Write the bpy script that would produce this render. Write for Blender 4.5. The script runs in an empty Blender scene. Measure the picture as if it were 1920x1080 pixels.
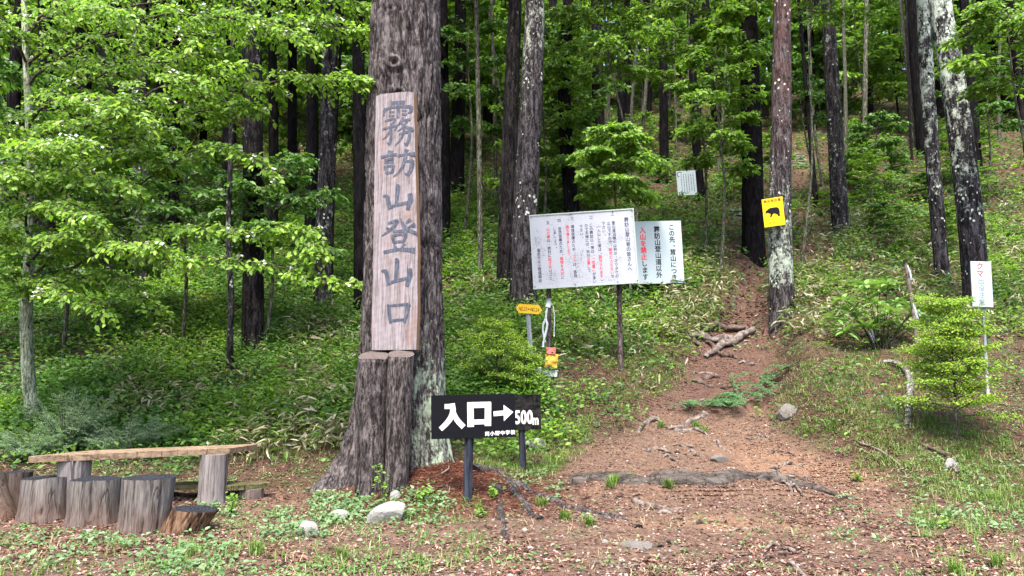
import bpy, math, random
import numpy as np
from mathutils import Vector, Matrix, Euler

SC = bpy.context.scene
COL = SC.collection
R = math.radians
rng = np.random.default_rng(11)
random.seed(5)

# ------------------------------------------------------------------ camera, sky, sun, exposure
FPX, PITCH, EYE = 1387.0, R(7.2), 1.5
cam_d = bpy.data.cameras.new('camera'); cam = bpy.data.objects.new('camera', cam_d); COL.objects.link(cam)
cam_d.sensor_width = 36; cam_d.lens = 36 * FPX / 1920; cam_d.clip_end = 1500; cam_d.clip_start = 0.05
cam.location = (0, 0, EYE); cam.rotation_euler = (R(90) + PITCH, 0, 0)
SC.camera = cam
SUN_EL, SUN_AZ = R(63), R(190)            # azimuth clockwise from +Y: behind the camera, to its left
world = bpy.data.worlds.new('World'); SC.world = world; world.use_nodes = True
wn = world.node_tree
sky = wn.nodes.new('ShaderNodeTexSky'); sky.sky_type = 'NISHITA'; sky.sun_disc = False
sky.sun_elevation = SUN_EL; sky.sun_rotation = SUN_AZ; sky.dust_density = 4.0; sky.ozone_density = 1.0
wn.links.new(sky.outputs[0], wn.nodes['Background'].inputs[0])
wn.nodes['Background'].inputs[1].default_value = 0.135
sun_d = bpy.data.lights.new('sun', 'SUN'); sun_d.energy = 2.0; sun_d.angle = R(14); sun_d.color = (1.0, 0.95, 0.86)
sun = bpy.data.objects.new('sun', sun_d); COL.objects.link(sun)
sd = Vector((math.sin(SUN_AZ) * math.cos(SUN_EL), math.cos(SUN_AZ) * math.cos(SUN_EL), math.sin(SUN_EL)))
sun.rotation_euler = sd.to_track_quat('Z', 'Y').to_euler()
sun.location = (0, -10, 30)
SC.view_settings.view_transform = 'Standard'; SC.view_settings.look = 'None'
SC.view_settings.gamma = 1; SC.view_settings.use_curve_mapping = False
SC.view_settings.exposure = 2.22
SC.cycles.max_bounces = 6; SC.cycles.diffuse_bounces = 4; SC.cycles.transmission_bounces = 4
SC.cycles.transparent_max_bounces = 4; SC.cycles.caustics_reflective = False; SC.cycles.caustics_refractive = False

# ------------------------------------------------------------------ noise
def _h(i, j, k, s):
    n = (i * 374761393 + j * 668265263 + k * 2147483647 + s * 1274126177) & 0xFFFFFFFF
    n = ((n ^ (n >> 13)) * 1274126177) & 0xFFFFFFFF
    return ((n ^ (n >> 16)) & 0xFFFF) / 65535.0
def noise(x, y, z=0.0, s=0):
    x, y, z = np.broadcast_arrays(np.asarray(x, float), np.asarray(y, float), np.asarray(z, float))
    xi, yi, zi = np.floor(x).astype(np.int64), np.floor(y).astype(np.int64), np.floor(z).astype(np.int64)
    fx, fy, fz = x - xi, y - yi, z - zi
    fx, fy, fz = [f * f * (3 - 2 * f) for f in (fx, fy, fz)]
    r = 0
    for a in (0, 1):
        for b in (0, 1):
            for c in (0, 1):
                w = (fx if a else 1 - fx) * (fy if b else 1 - fy) * (fz if c else 1 - fz)
                r = r + w * _h(xi + a, yi + b, zi + c, s)
    return r * 2 - 1
def fbm(x, y, z=0.0, o=4, s=0):
    r, a, t = 0, 1.0, 0
    for i in range(o):
        r = r + a * noise(np.asarray(x) * 2 ** i, np.asarray(y) * 2 ** i, np.asarray(z) * 2 ** i, s + i); t += a; a *= .5
    return r / t
def sst(a, b, x):
    t = np.clip((np.asarray(x, float) - a) / (b - a), 0, 1); return t * t * (3 - 2 * t)

# ------------------------------------------------------------------ the lie of the land
PY = [-80, 0, 6, 8.0, 9.4, 10.5, 11.5, 13, 15, 17, 20, 25, 32, 45, 65, 100, 170]
PZ = [-1.2, 0, 0, 0.0, .06, .22, .48, 1.08, 1.95, 2.9, 4.5, 7.3, 11.3, 18.6, 30, 44, 58]
TY = [-10, 6, 8, 9.3, 11, 12, 13, 14, 15.6, 18, 20, 21.2, 23, 25, 30, 38, 60]
TX = [0.5, 1.2, 1.6, 2.6, 2.85, 3.1, 3.5, 4.0, 4.6, 5.8, 6.7, 7.9, 8.3, 8.3, 12.0, 15, 22]
TW = [9, 5.5, 3.6, 2.25, 1.85, 1.45, 1.25, 1.1, 1.0, .42, .36, .7, .4, .4, .5, .5, .5]
MT = (-1.53, 9.95)                                         # the big name-board tree
def h_exact(x, y):
    x = np.asarray(x, float); y = np.asarray(y, float)
    z = sum(np.interp(y + d, PY, PZ) for d in (-.6, -.3, 0, .3, .6)) / 5
    tx = np.interp(y, TY, TX); tw = np.interp(y, TY, TW); d = x - tx
    on = sst(10.6, 12.5, y) * (1 - sst(45, 60, y))
    z = z - .28 * on * (1 - sst(.5, 1.6, np.abs(d) / tw))
    z = z + .50 * sst(9.5, 11.6, y) * (1 - sst(15, 18, y)) * sst(.85, 1.5, d / tw)          # bank on the right of the path
    z = z + .10 * sst(9.32, 9.5, y) * (1 - sst(9.6, 11.5, y)) * sst(.7, 1.1, x) * (1 - sst(3.4, 4.3, x))
    z = z + .34 * np.exp(-(((x + .95) / .95) ** 2 + ((y - 9.5) / .95) ** 2))               # mound of needles by the trunk
    z = z + .16 * fbm(x * .35, y * .35, 0, 3, 3) * sst(9, 13, y) + .6 * fbm(x * .08, y * .08, 3, 2, 9) * sst(18, 34, y)
    z = z + .028 * fbm(x * 1.4, y * 1.4, 0, 4, 5) * sst(-6, 2, y)
    z = z + .022 * np.maximum(fbm(x * 3.1, y * 3.1, 2, 3, 13), -.2) * (1 - sst(14, 20, y))
    z = z + .016 * fbm(x * 7, y * 7, 0, 2, 7) * (1 - sst(16, 22, y)) * sst(2, 5, y)
    return z
def axis(lo, hi, f0, f1, fine, grow):
    a = list(np.arange(f0, f1, fine)); s = fine
    v = f1
    while v < hi: a.append(v); s *= grow; v += s
    a.append(hi); s = fine; v = f0 - fine
    while v > lo: a.insert(0, v); s *= grow; v -= s
    a.insert(0, lo); return np.array(a)
GX = axis(-160, 160, -8, 11.5, .055, 1.05); GY = axis(-80, 170, 5.2, 17, .055, 1.03)
gxx, gyy = np.meshgrid(GX, GY)
GZ = h_exact(gxx, gyy)
def gz(x, y):
    x = np.asarray(x, float); y = np.asarray(y, float)
    i = np.clip(np.searchsorted(GX, x) - 1, 0, len(GX) - 2); j = np.clip(np.searchsorted(GY, y) - 1, 0, len(GY) - 2)
    u = np.clip((x - GX[i]) / (GX[i + 1] - GX[i]), 0, 1); v = np.clip((y - GY[j]) / (GY[j + 1] - GY[j]), 0, 1)
    return (GZ[j, i] * (1 - u) + GZ[j, i + 1] * u) * (1 - v) + (GZ[j + 1, i] * (1 - u) + GZ[j + 1, i + 1] * u) * v
def ray(px, py):
    u = (np.asarray(px, float) - 960) / FPX; v = (540 - np.asarray(py, float)) / FPX
    return np.stack([u, math.cos(PITCH) - v * math.sin(PITCH), math.sin(PITCH) + v * math.cos(PITCH)], -1)
def at(px, py, Y):                                          # the point of the world seen there, at distance Y in front
    d = ray(px, py); return np.array([d[0] / d[1] * Y, Y, EYE + d[2] / d[1] * Y])
def hits(px, py, far=70):                                   # where the ground is seen there
    d = ray(px, py); d = d / d[..., 1:2]
    t0 = np.full(d.shape[0], np.nan); prev = np.full(d.shape[0], 4.0)
    t = 4.0
    while t < far:
        below = (EYE + d[:, 2] * t) < gz(d[:, 0] * t, np.full(d.shape[0], t))
        new = below & np.isnan(t0)
        t0[new] = t
        t *= 1.006
    t0 = t0 / 1.003
    p = np.stack([d[:, 0] * t0, t0, gz(d[:, 0] * np.nan_to_num(t0, nan=5), np.nan_to_num(t0, nan=5))], -1)
    return p[~np.isnan(t0)], ~np.isnan(t0)
def hit(px, py):
    p, ok = hits(np.array([px]), np.array([py])); return p[0]
def bare(x, y):
    tx = np.interp(y, TY, TX); tw = np.interp(y, TY, TW)
    d = np.abs(x - tx + .35 * fbm(x * .9, y * .9, 0, 3, 21)) / tw
    b = 1 - sst(.8, 1.25, d)
    b = np.maximum(b, .9 * np.exp(-(((x - 9.0 - (y - 20.5) * .1) / .75) ** 2 + ((y - 20.6) / 1.3) ** 2)))
    f = (1 - sst(9.2, 10.2, y + .5 * fbm(x * .8, y * .8, 2, 2, 31))) * (1 - sst(4.6, 5.8, x - (8 - y) * .35))
    return np.clip(np.maximum(b * (1 - .55 * sst(17.5, 19.5, y)), f), 0, 1)
def px_of(p):                                               # for sizes only: metres per pixel at a point
    return (p[1] * math.cos(PITCH) + (p[2] - EYE) * math.sin(PITCH)) / FPX

# ------------------------------------------------------------------ mesh helpers
def mesh_np(name, V, F, smooth=False):
    """V (n,3), F (m,k) with k 3 or 4"""
    V = np.asarray(V, np.float32); F = np.asarray(F, np.int32)
    me = bpy.data.meshes.new(name); me.vertices.add(len(V)); me.vertices.foreach_set('co', V.ravel())
    k = F.shape[1]; me.loops.add(F.size); me.loops.foreach_set('vertex_index', F.ravel())
    me.polygons.add(len(F)); me.polygons.foreach_set('loop_start', np.arange(0, F.size, k, dtype=np.int32))
    me.polygons.foreach_set('loop_total', np.full(len(F), k, np.int32))
    me.update(calc_edges=True)
    if smooth: me.shade_smooth()
    return me
class MB:
    def __init__(s): s.V = []; s.F = []
    def add(s, V, F):
        n = len(s.V); s.V += [tuple(map(float, v)) for v in V]; s.F += [tuple(int(i) + n for i in f) for f in F]; return s
    def box(s, c, d, M=None, taper=1.0):
        a, b, e = d[0] / 2, d[1] / 2, d[2] / 2
        P = [Vector((x * a * (taper if z > 0 else 1), y * b * (taper if z > 0 else 1), z * e)) for z in (-1, 1) for y in (-1, 1) for x in (-1, 1)]
        if M: P = [M @ p for p in P]
        P = [p + Vector(c) for p in P]
        return s.add(P, [(0, 2, 3, 1), (4, 5, 7, 6), (0, 1, 5, 4), (2, 6, 7, 3), (0, 4, 6, 2), (1, 3, 7, 5)])
    def tube(s, pts, rad, n=8, caps=True, rf=None):
        V, F = tube_vf(pts, rad, n, caps, rf); return s.add(V, F)
    def poly(s, pts, z0, z1):                                # extruded outline in XZ plane, y from z0 to z1
        n = len(pts)
        V = [(p[0], z0, p[1]) for p in pts] + [(p[0], z1, p[1]) for p in pts]
        F = [tuple(range(n)), tuple(range(2 * n - 1, n - 1, -1))] + [(i, n + i, n + (i + 1) % n, (i + 1) % n) for i in range(n)]
        return s.add(V, F)
    def mesh(s, name, smooth=False):
        me = bpy.data.meshes.new(name); me.from_pydata(s.V, [], s.F); me.update()
        if smooth: me.shade_smooth()
        return me
def frames(P):
    P = np.asarray(P, float); T = np.gradient(P, axis=0); T /= np.linalg.norm(T, axis=1)[:, None] + 1e-9
    ref = np.array([0, 1.0, 0]) if abs(T[0][1]) < .8 else np.array([1.0, 0, 0])
    A = np.cross(T, ref); A /= np.linalg.norm(A, axis=1)[:, None] + 1e-9
    B = np.cross(T, A); return T, A, B
def tube_vf(pts, rad, n=8, caps=True, rf=None):
    P = np.asarray(pts, float); m = len(P); rad = np.broadcast_to(np.asarray(rad, float), (m,))
    T, A, B = frames(P); th = np.arange(n) / n * 2 * math.pi
    r = rad[:, None] * np.ones((1, n))
    if rf is not None: r = r * rf(np.linspace(0, 1, m)[:, None], th[None, :])
    V = P[:, None] + r[..., None] * (np.cos(th)[None, :, None] * A[:, None] + np.sin(th)[None, :, None] * B[:, None])
    V = V.reshape(-1, 3); i = np.arange(m - 1)[:, None] * n; j = np.arange(n)[None, :]; j2 = (j + 1) % n
    F = np.stack([i + j, i + j2, i + n + j2, i + n + j], -1).reshape(-1, 4)
    F = [tuple(f) for f in F]
    if caps: F += [tuple(range(n)), tuple(range(m * n - 1, (m - 1) * n - 1, -1))]
    return V, F
def smooth_pts(pts, k=6):
    P = np.asarray(pts, float); n = len(P); out = []
    for i in range(n - 1):
        p0 = P[max(i - 1, 0)]; p1 = P[i]; p2 = P[i + 1]; p3 = P[min(i + 2, n - 1)]
        for t in np.arange(k) / k:
            out.append(.5 * (2 * p1 + (p2 - p0) * t + (2 * p0 - 5 * p1 + 4 * p2 - p3) * t * t + (3 * p1 - p0 - 3 * p2 + p3) * t ** 3))
    out.append(P[-1]); return np.array(out)

def tag(o, label=None, cat=None, group=None, kind=None):
    if label: o['label'] = label
    if cat: o['category'] = cat
    if group: o['group'] = group
    if kind: o['kind'] = kind
    return o
def thing(name, label, cat, loc=(0, 0, 0), rot=(0, 0, 0), group=None):
    o = bpy.data.objects.new(name, None); COL.objects.link(o); o.location = [float(v) for v in loc]; o.rotation_euler = rot
    o.empty_display_size = .1
    return tag(o, label, cat, group)
def obj(name, me, mat, parent=None):
    if isinstance(me, MB): me = me.mesh(name)
    o = bpy.data.objects.new(name, me); COL.objects.link(o)
    if mat is not None and not me.materials: me.materials.append(mat)
    if parent: o.parent = parent
    return o
def copy_tree(o, parent=None):
    c = o.copy(); COL.objects.link(c)
    if parent: c.parent = parent
    for ch in [q for q in SC.objects if q.parent == o]: copy_tree(ch, c)
    return c

# ------------------------------------------------------------------ materials
class NT:
    def __init__(s, name):
        s.m = bpy.data.materials.new(name); s.m.use_nodes = True; s.t = s.m.node_tree
        s.b = s.t.nodes['Principled BSDF']; s.out = s.t.nodes['Material Output']
    def n(s, typ, **kw):
        nd = s.t.nodes.new('ShaderNode' + typ)
        for k, v in kw.items():
            if k.startswith('i_'): nd.inputs[k[2:].replace('_', ' ')].default_value = v
            else: setattr(nd, k, v)
        return nd
    def l(s, a, b): s.t.links.new(a, b)
    def coord(s, scale=(1, 1, 1), which='Object'):
        c = s.n('TexCoord'); m = s.n('Mapping'); m.inputs['Scale'].default_value = scale
        s.l(c.outputs[which], m.inputs[0]); return m.outputs[0]
    def noise(s, vec, scale, detail=5, rough=.6, dist=0):
        nd = s.n('TexNoise'); nd.inputs['Scale'].default_value = scale; nd.inputs['Detail'].default_value = detail
        nd.inputs['Roughness'].default_value = rough; nd.inputs['Distortion'].default_value = dist
        s.l(vec, nd.inputs['Vector']); return nd.outputs[0]
    def ramp(s, fac, stops):
        nd = s.n('ValToRGB'); e = nd.color_ramp.elements
        while len(e) < len(stops): e.new(.5)
        for el, (p, c) in zip(e, stops): el.position = p; el.color = (*c, 1) if len(c) == 3 else c
        s.l(fac, nd.inputs[0]); return nd.outputs[0]
    def mix(s, fac, a, b, typ='MIX'):
        nd = s.n('Mix', data_type='RGBA', blend_type=typ)
        for k, v in ((0, fac), (6, a), (7, b)):
            if hasattr(v, 'links') or isinstance(v, bpy.types.NodeSocket): s.l(v, nd.inputs[k])
            else: nd.inputs[k].default_value = v if k == 0 else (*v, 1)
        return nd.outputs[2]
    def math(s, op, a, b=None, clamp=False):
        nd = s.n('Math', operation=op, use_clamp=clamp)
        for k, v in ((0, a), (1, b)):
            if v is None: continue
            if isinstance(v, bpy.types.NodeSocket): s.l(v, nd.inputs[k])
            else: nd.inputs[k].default_value = v
        return nd.outputs[0]
    def bump(s, h, dist, strength=1.0):
        nd = s.n('Bump'); nd.inputs['Distance'].default_value = dist; nd.inputs['Strength'].default_value = strength
        s.l(h, nd.inputs['Height']); s.l(nd.outputs[0], s.b.inputs['Normal'])
    def col(s, c):
        if isinstance(c, bpy.types.NodeSocket): s.l(c, s.b.inputs['Base Color'])
        else: s.b.inputs['Base Color'].default_value = (*c, 1)
    def rough(s, r): s.b.inputs['Roughness'].default_value = r; s.b.inputs['Specular IOR Level'].default_value = .3

def mat_leaf(name, c_dark, c_mid, c_light, transl=.35, rough=.45, spec=.35):
    k = NT(name); g = k.n('NewGeometry')
    oi = k.n('ObjectInfo')
    r = k.math('FRACT', k.math('ADD', g.outputs['Random Per Island'], k.math('MULTIPLY', oi.outputs['Random'], .37)))
    c = k.ramp(r, [(0, c_dark), (.5, c_mid), (1, c_light)])
    big = k.noise(k.coord((1, 1, 1)), .9, 2)
    c = k.mix(k.math('MULTIPLY', k.math('SUBTRACT', big, .35), 1.3, True), c, c_dark)
    k.col(c); k.b.inputs['Roughness'].default_value = rough; k.b.inputs['Specular IOR Level'].default_value = spec
    tr = k.n('BsdfTranslucent'); c2 = k.mix(1.0, c, (1.0, 1.1, .5), 'MULTIPLY'); k.l(c2, tr.inputs[0])
    mx = k.n('MixShader'); mx.inputs[0].default_value = transl
    k.l(k.b.outputs[0], mx.inputs[1]); k.l(tr.outputs[0], mx.inputs[2]); k.l(mx.outputs[0], k.out.inputs[0])
    return k.m
def mat_island(name, stops, rough=.85):
    k = NT(name); g = k.n('NewGeometry'); k.col(k.ramp(g.outputs['Random Per Island'], stops)); k.rough(rough); return k.m
def mat_plain(name, c, rough=.7, var=.25, scale=14, bump=.0015, stretch=(1, 1, 1)):
    k = NT(name); v = k.coord(stretch); n = k.noise(v, scale, 6)
    k.col(k.mix(n, tuple(x * (1 - var) for x in c), tuple(min(1, x * (1 + var)) for x in c))); k.rough(rough); k.b.inputs['Specular IOR Level'].default_value = .12
    if bump: k.bump(n, bump)
    return k.m
def mat_bark(name, dark, light, lichen=(.42, .52, .40), amount=0.0, grad=None, scale=1.0, red=None, bump=.03, spots=0.0, island=False):
    """amount 0..1 how much lichen; grad=(z0,z1): lichen fades in from z0 to z1 (local height)"""
    k = NT(name); v = k.coord((13 * scale, 13 * scale, 2.6 * scale)); v1 = k.coord()
    h = k.noise(v, 1.0, 7, .72, .5)
    fine = k.noise(k.coord((46, 46, 14)), 1.0, 5, .8)
    rid = k.noise(k.coord((7 * scale, 7 * scale, 1.5 * scale)), 1.0, 5, .62, .8)
    rid = k.math('SUBTRACT', 1.0, k.math('MULTIPLY', k.math('ABSOLUTE', k.math('SUBTRACT', rid, .5)), 16), True)
    hh = k.math('ADD', k.math('MULTIPLY', h, .55), k.math('MULTIPLY', fine, .5))
    hh = k.math('SUBTRACT', hh, k.math('MULTIPLY', rid, .075))
    c = k.ramp(hh, [(.40, tuple(x * .22 for x in dark)), (.49, dark), (.56, light), (.66, tuple(min(1, x * 1.7) for x in light))])
    pos = k.n('SeparateXYZ'); k.l(v1, pos.inputs[0])
    if red:
        rn = k.noise(k.coord((1, 1, .5)), 9, 6, .75)
        rz = k.n('MapRange'); k.l(pos.outputs[2], rz.inputs[0]); rz.inputs[1].default_value = red[0]; rz.inputs[2].default_value = red[1]
        c = k.mix(k.math('MULTIPLY', rz.outputs[0], k.math('MULTIPLY', k.math('SUBTRACT', rn, .42), 5, True), True), c, red[2])
    if amount > 0:
        ln = k.noise(k.coord((1, 1, .6)), 4.2 * scale, 10, .74)
        ls = k.noise(v1, 15 * scale, 5, .7)
        f = k.math('ADD', k.math('MULTIPLY', ln, .72), k.math('MULTIPLY', ls, .28))
        f = k.math('ADD', f, k.math('MULTIPLY', hh, .30))
        off = k.math('SUBTRACT', f, .80 - amount * .17)
        if grad:
            for ax, a, b in grad:
                mr = k.n('MapRange'); k.l(pos.outputs[ax], mr.inputs[0]); mr.inputs[1].default_value = a; mr.inputs[2].default_value = b
                mr.inputs[3].default_value = -.22; mr.inputs[4].default_value = 0
                off = k.math('ADD', off, mr.outputs[0])
        msk = k.math('MULTIPLY', k.math('MULTIPLY', off, 11, True), k.math('ADD', .55, k.math('MULTIPLY', fine, .8)), True)
        lc = k.mix(ls, tuple(x * .45 for x in lichen), tuple(min(1, x * 1.25) for x in lichen))
        c = k.mix(msk, c, lc)
        hh = k.math('ADD', hh, k.math('MULTIPLY', msk, .12))
    if spots > 0:
        vo = k.n('TexVoronoi', feature='F1'); vo.inputs['Scale'].default_value = 10; vo.inputs['Randomness'].default_value = 1
        k.l(k.coord((1, 1, .8)), vo.inputs['Vector'])
        nz = k.noise(v1, 2.2, 3); rr = k.math('MULTIPLY', k.math('SUBTRACT', nz, .60 - .22 * spots), 1.6)
        vv = k.math('ADD', vo.outputs['Distance'], k.math('MULTIPLY', k.noise(v1, 34, 6, .8), .75)); vv = k.math('SUBTRACT', vv, .24)
        sm = k.math('MULTIPLY', k.math('SUBTRACT', k.math('ADD', rr, .17), vv), 8, True)
        c = k.mix(sm, c, tuple(min(1, x * 1.25) for x in lichen))
    k.col(c); k.rough(.95); k.b.inputs['Specular IOR Level'].default_value = .06; k.bump(hh, bump); return k.m
def mat_wood(name, dark, light, bump=.004, sc=(14, 14, 1.2), crack=True, low=None):
    k = NT(name); v = k.coord(sc); h = k.noise(v, 1.6, 7, .62, .3)
    h = k.math('ADD', k.math('MULTIPLY', h, .62), k.math('MULTIPLY', k.noise(k.coord(tuple(x * 4 for x in sc)), 1.6, 5, .8), .40))
    c = k.ramp(h, [(.36, tuple(x * .22 for x in dark)), (.45, dark), (.55, light), (.68, tuple(min(1, x * 1.45) for x in light))])
    cr = k.noise(k.coord((5, 5, .55)), 1.0, 4, .55, .3); cr = k.math('SUBTRACT', 1.0, k.math('MULTIPLY', k.math('ABSOLUTE', k.math('SUBTRACT', cr, .5)), 55), True)
    c = k.mix(k.math('MULTIPLY', cr, .85 if crack else 0.0), c, tuple(x * .12 for x in dark)); h = k.math('SUBTRACT', h, k.math('MULTIPLY', cr, .3))
    st = k.noise(k.coord(), 2.4, 5); c = k.mix(k.math('MULTIPLY', st, .55), c, tuple(x * .55 for x in dark))
    if low:
        pos = k.n('SeparateXYZ'); k.l(k.coord(), pos.inputs[0]); mr = k.n('MapRange'); k.l(pos.outputs[2], mr.inputs[0])
        mr.inputs[1].default_value = low[1]; mr.inputs[2].default_value = 0.0
        c = k.mix(k.math('MULTIPLY', mr.outputs[0], k.noise(k.coord(), 5, 4), True), c, low[0])
    k.col(c); k.rough(.9); k.b.inputs['Specular IOR Level'].default_value = .08; k.bump(h, bump); return k.m
def mat_rings(name, dark, light):
    k = NT(name); v = k.coord(); w = k.n('TexWave', wave_type='RINGS', rings_direction='Z'); w.inputs['Scale'].default_value = 9
    w.inputs['Distortion'].default_value = 3; w.inputs['Detail'].default_value = 4; k.l(v, w.inputs[0])
    n = k.noise(v, 22, 5); f = k.math('ADD', k.math('MULTIPLY', w.outputs[1], .3), k.math('MULTIPLY', n, .8))
    k.col(k.ramp(f, [(.3, dark), (.75, light)])); k.rough(.9); k.b.inputs['Specular IOR Level'].default_value = .05; k.bump(f, .006); return k.m

# ------------------------------------------------------------------ ground
def mat_ground():
    k = NT('ground'); at_ = k.n('Attribute', attribute_name='cover'); sep = k.n('SeparateColor'); k.l(at_.outputs[0], sep.inputs[0])
    v = k.coord(); n1 = k.noise(v, 1.1, 6); n2 = k.noise(v, 9, 8, .7); n3 = k.noise(v, 42, 6, .75)
    vo = k.n('TexVoronoi'); vo.inputs['Scale'].default_value = 38; k.l(v, vo.inputs['Vector'])
    soil = k.ramp(n2, [(.3, (.034, .020, .013)), (.5, (.098, .058, .036)), (.7, (.19, .122, .080))])
    lit = k.mix(.55, soil, k.ramp(k.math('FRACT', k.math('MULTIPLY', vo.outputs['Color'], 1.0)), [(0, (.04, .02, .014)), (.5, (.145, .082, .055)), (1, (.30, .21, .155))]))
    orange = k.ramp(n3, [(.3, (.16, .085, .048)), (.7, (.28, .168, .104))])
    dark = k.ramp(n2, [(.3, (.03, .02, .012)), (.55, (.08, .042, .026)), (.8, (.14, .08, .045))])
    c = k.mix(sep.outputs[0], dark, lit)
    damp = k.math('MULTIPLY', k.math('SUBTRACT', k.noise(k.coord((.8, 1.5, 1)), .9, 6, .65), .5), 6, True)
    c = k.mix(k.math('MULTIPLY', damp, .55), c, (.060, .030, .024))
    trod = k.math('MULTIPLY', k.math('SUBTRACT', k.noise(v, 2.6, 7, .7), .46), 5, True)
    c = k.mix(k.math('MULTIPLY', k.math('MULTIPLY', trod, sep.outputs[0]), .75), c, k.ramp(n3, [(.3, (.085, .048, .033)), (.7, (.17, .105, .074))]))
    c = k.mix(k.math('MULTIPLY', sep.outputs[2], .8), c, k.ramp(n2, [(.35, (.045, .022, .016)), (.7, (.12, .062, .045))]))
    c = k.mix(sep.outputs[1], c, orange)
    gm = k.math('MULTIPLY', k.math('SUBTRACT', k.noise(v, 1.7, 5), .50), 5, True)
    gm = k.math('MULTIPLY', gm, k.math('SUBTRACT', 1.0, sep.outputs[0]))
    c = k.mix(k.math('MULTIPLY', gm, .8), c, k.mix(n3, (.03, .05, .012), (.075, .10, .03)))
    k.col(c); k.rough(.95)
    k.bump(k.math('ADD', k.math('ADD', n3, k.math('MULTIPLY', n2, 1.2)), k.math('MULTIPLY', vo.outputs['Distance'], .9)), .03, .9)
    return k.m
nx, ny = len(GX), len(GY)
V = np.stack([gxx, gyy, GZ], -1).reshape(-1, 3)
ii = (np.arange(ny - 1)[:, None] * nx + np.arange(nx - 1)[None, :]).reshape(-1)
me = mesh_np('ground', V, np.stack([ii, ii + 1, ii + nx + 1, ii + nx], -1), True)
B_ = bare(V[:, 0], V[:, 1])
og = np.exp(-(((V[:, 0] - 3.9 + (V[:, 1] - 10.6) * .35) / .9) ** 2 + ((V[:, 1] - 10.6) / 1.5) ** 2) * 1.0)
og = np.maximum(og, .75 * np.exp(-(((V[:, 0] - 2.2) / 1.3) ** 2 + ((V[:, 1] - 8.1) / .45) ** 2)))
og = np.maximum(og, .3 * np.exp(-(((V[:, 0] - 4.55) / .4) ** 2 + ((V[:, 1] - 14.6) / 1.3) ** 2)))
og = np.clip(og * (1 + 1.2 * fbm(V[:, 0] * 2.3, V[:, 1] * 2.3, 0, 4, 44)) * 1.1 - .2, 0, .8)
ca = me.color_attributes.new('cover', 'FLOAT_COLOR', 'POINT')
ca.data.foreach_set('color', np.stack([B_, og, B_ * sst(12.3, 14, V[:, 1]), og * 0 + 1], -1).astype(np.float32).ravel())
tag(obj('ground', me, mat_ground()), kind='structure')

# ================================================================== trees
M_bark_main = mat_bark('cedar_bark', (.038, .032, .032), (.098, .086, .086), (.30, .36, .27), 1.15, [(0, .0, .34), (2, 3.4, 1.5)], bump=.014, scale=1.1)
M_log = mat_bark('log_bark', (.036, .030, .030), (.092, .080, .078), (.22, .215, .18), .35, bump=.02, scale=1.6)
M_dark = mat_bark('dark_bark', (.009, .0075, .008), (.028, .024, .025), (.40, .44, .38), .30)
M_darkest = mat_bark('darkest_bark', (.004, .0035, .004), (.012, .010, .0115), (.25, .28, .24), .1)  # near-black bark tone for the darkest trunks
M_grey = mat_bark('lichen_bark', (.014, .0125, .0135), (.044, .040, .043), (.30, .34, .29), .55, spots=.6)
M_pale = mat_bark('pale_lichen_bark', (.018, .016, .0175), (.056, .051, .056), (.47, .53, .45), 1.10, [(2, -2.0, 5.5)], spots=.7, scale=.8)
M_mottle = mat_bark('mottled_bark', (.022, .019, .020), (.068, .061, .066), (.38, .40, .34), .82, [(2, 0.0, 6.5)], spots=.7)
M_pine = mat_bark('red_pine_bark', (.024, .020, .021), (.080, .070, .073), (.36, .42, .34), 1.12, [(2, 6.5, 1.4), (2, .3, 1.0)], spots=.8, red=(3.4, 8.0, (.13, .066, .060)))
M_stem = mat_bark('stem_bark', (.05, .05, .036), (.13, .13, .10), (.42, .48, .36), .5, scale=2)
M_birch = mat_bark('mossy_pale_bark', (.13, .15, .10), (.27, .30, .22), (.42, .46, .38), .55, scale=1.6, bump=.008)
M_twig = mat_bark('twig_bark', (.05, .042, .035), (.13, .11, .09), scale=3, bump=.003)

L_under = [mat_leaf('leaf_bright', (.075, .17, .022), (.165, .30, .038), (.29, .44, .075), .5),
           mat_leaf('leaf_mid', (.042, .115, .022), (.092, .20, .036), (.17, .30, .06), .45),
           mat_leaf('leaf_deep', (.022, .065, .018), (.045, .115, .03), (.08, .16, .045), .35)]
L_flower = mat_leaf('leaf_spring', (.085, .19, .020), (.19, .35, .035), (.35, .51, .08), .52)
M_petal = mat_island('petal', [(0, (.40, .44, .34)), (1, (.58, .58, .56))], .6)
M_needle = mat_leaf('needle_crown', (.010, .028, .010), (.020, .05, .016), (.03, .07, .022), .15)

def leaf_vf(P, D, N, L, W, fold=.12, tri=False, droop=.12):
    P = np.asarray(P, float); D = D / (np.linalg.norm(D, axis=1)[:, None] + 1e-9)
    S = np.cross(D, N); S /= np.linalg.norm(S, axis=1)[:, None] + 1e-9; U = np.cross(S, D)
    L = np.broadcast_to(L, len(P))[:, None]; W = np.broadcast_to(W, len(P))[:, None]
    n = len(P); b = np.arange(n)[:, None]
    if tri:
        V = np.stack([P, P + D * L * .45 + S * W * .5 + U * W * fold, P + D * L - U * L * droop, P + D * L * .45 - S * W * .5 + U * W * fold], 1)
        F = np.stack([b * 4 + [0, 1, 2], b * 4 + [0, 2, 3]], 1).reshape(-1, 3)
    else:
        a1 = P + D * L * .30; a2 = P + D * L * .68 - U * L * droop * .4
        V = np.stack([P, a1 + S * W * .5 + U * W * fold, a2 + S * W * .40 + U * W * fold, P + D * L - U * L * droop,
                      a2 - S * W * .40 + U * W * fold, a1 - S * W * .5 + U * W * fold], 1)
        F = np.stack([b * 6 + [0, 1, 2, 3], b * 6 + [0, 3, 4, 5]], 1).reshape(-1, 4)
    return V.reshape(-1, 3), F
def cat_vf(lst):
    V = []; F = []; n = 0
    for v, f in lst: V.append(v); F.append(np.asarray(f) + n); n += len(v)
    return np.concatenate(V), np.concatenate(F)
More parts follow.
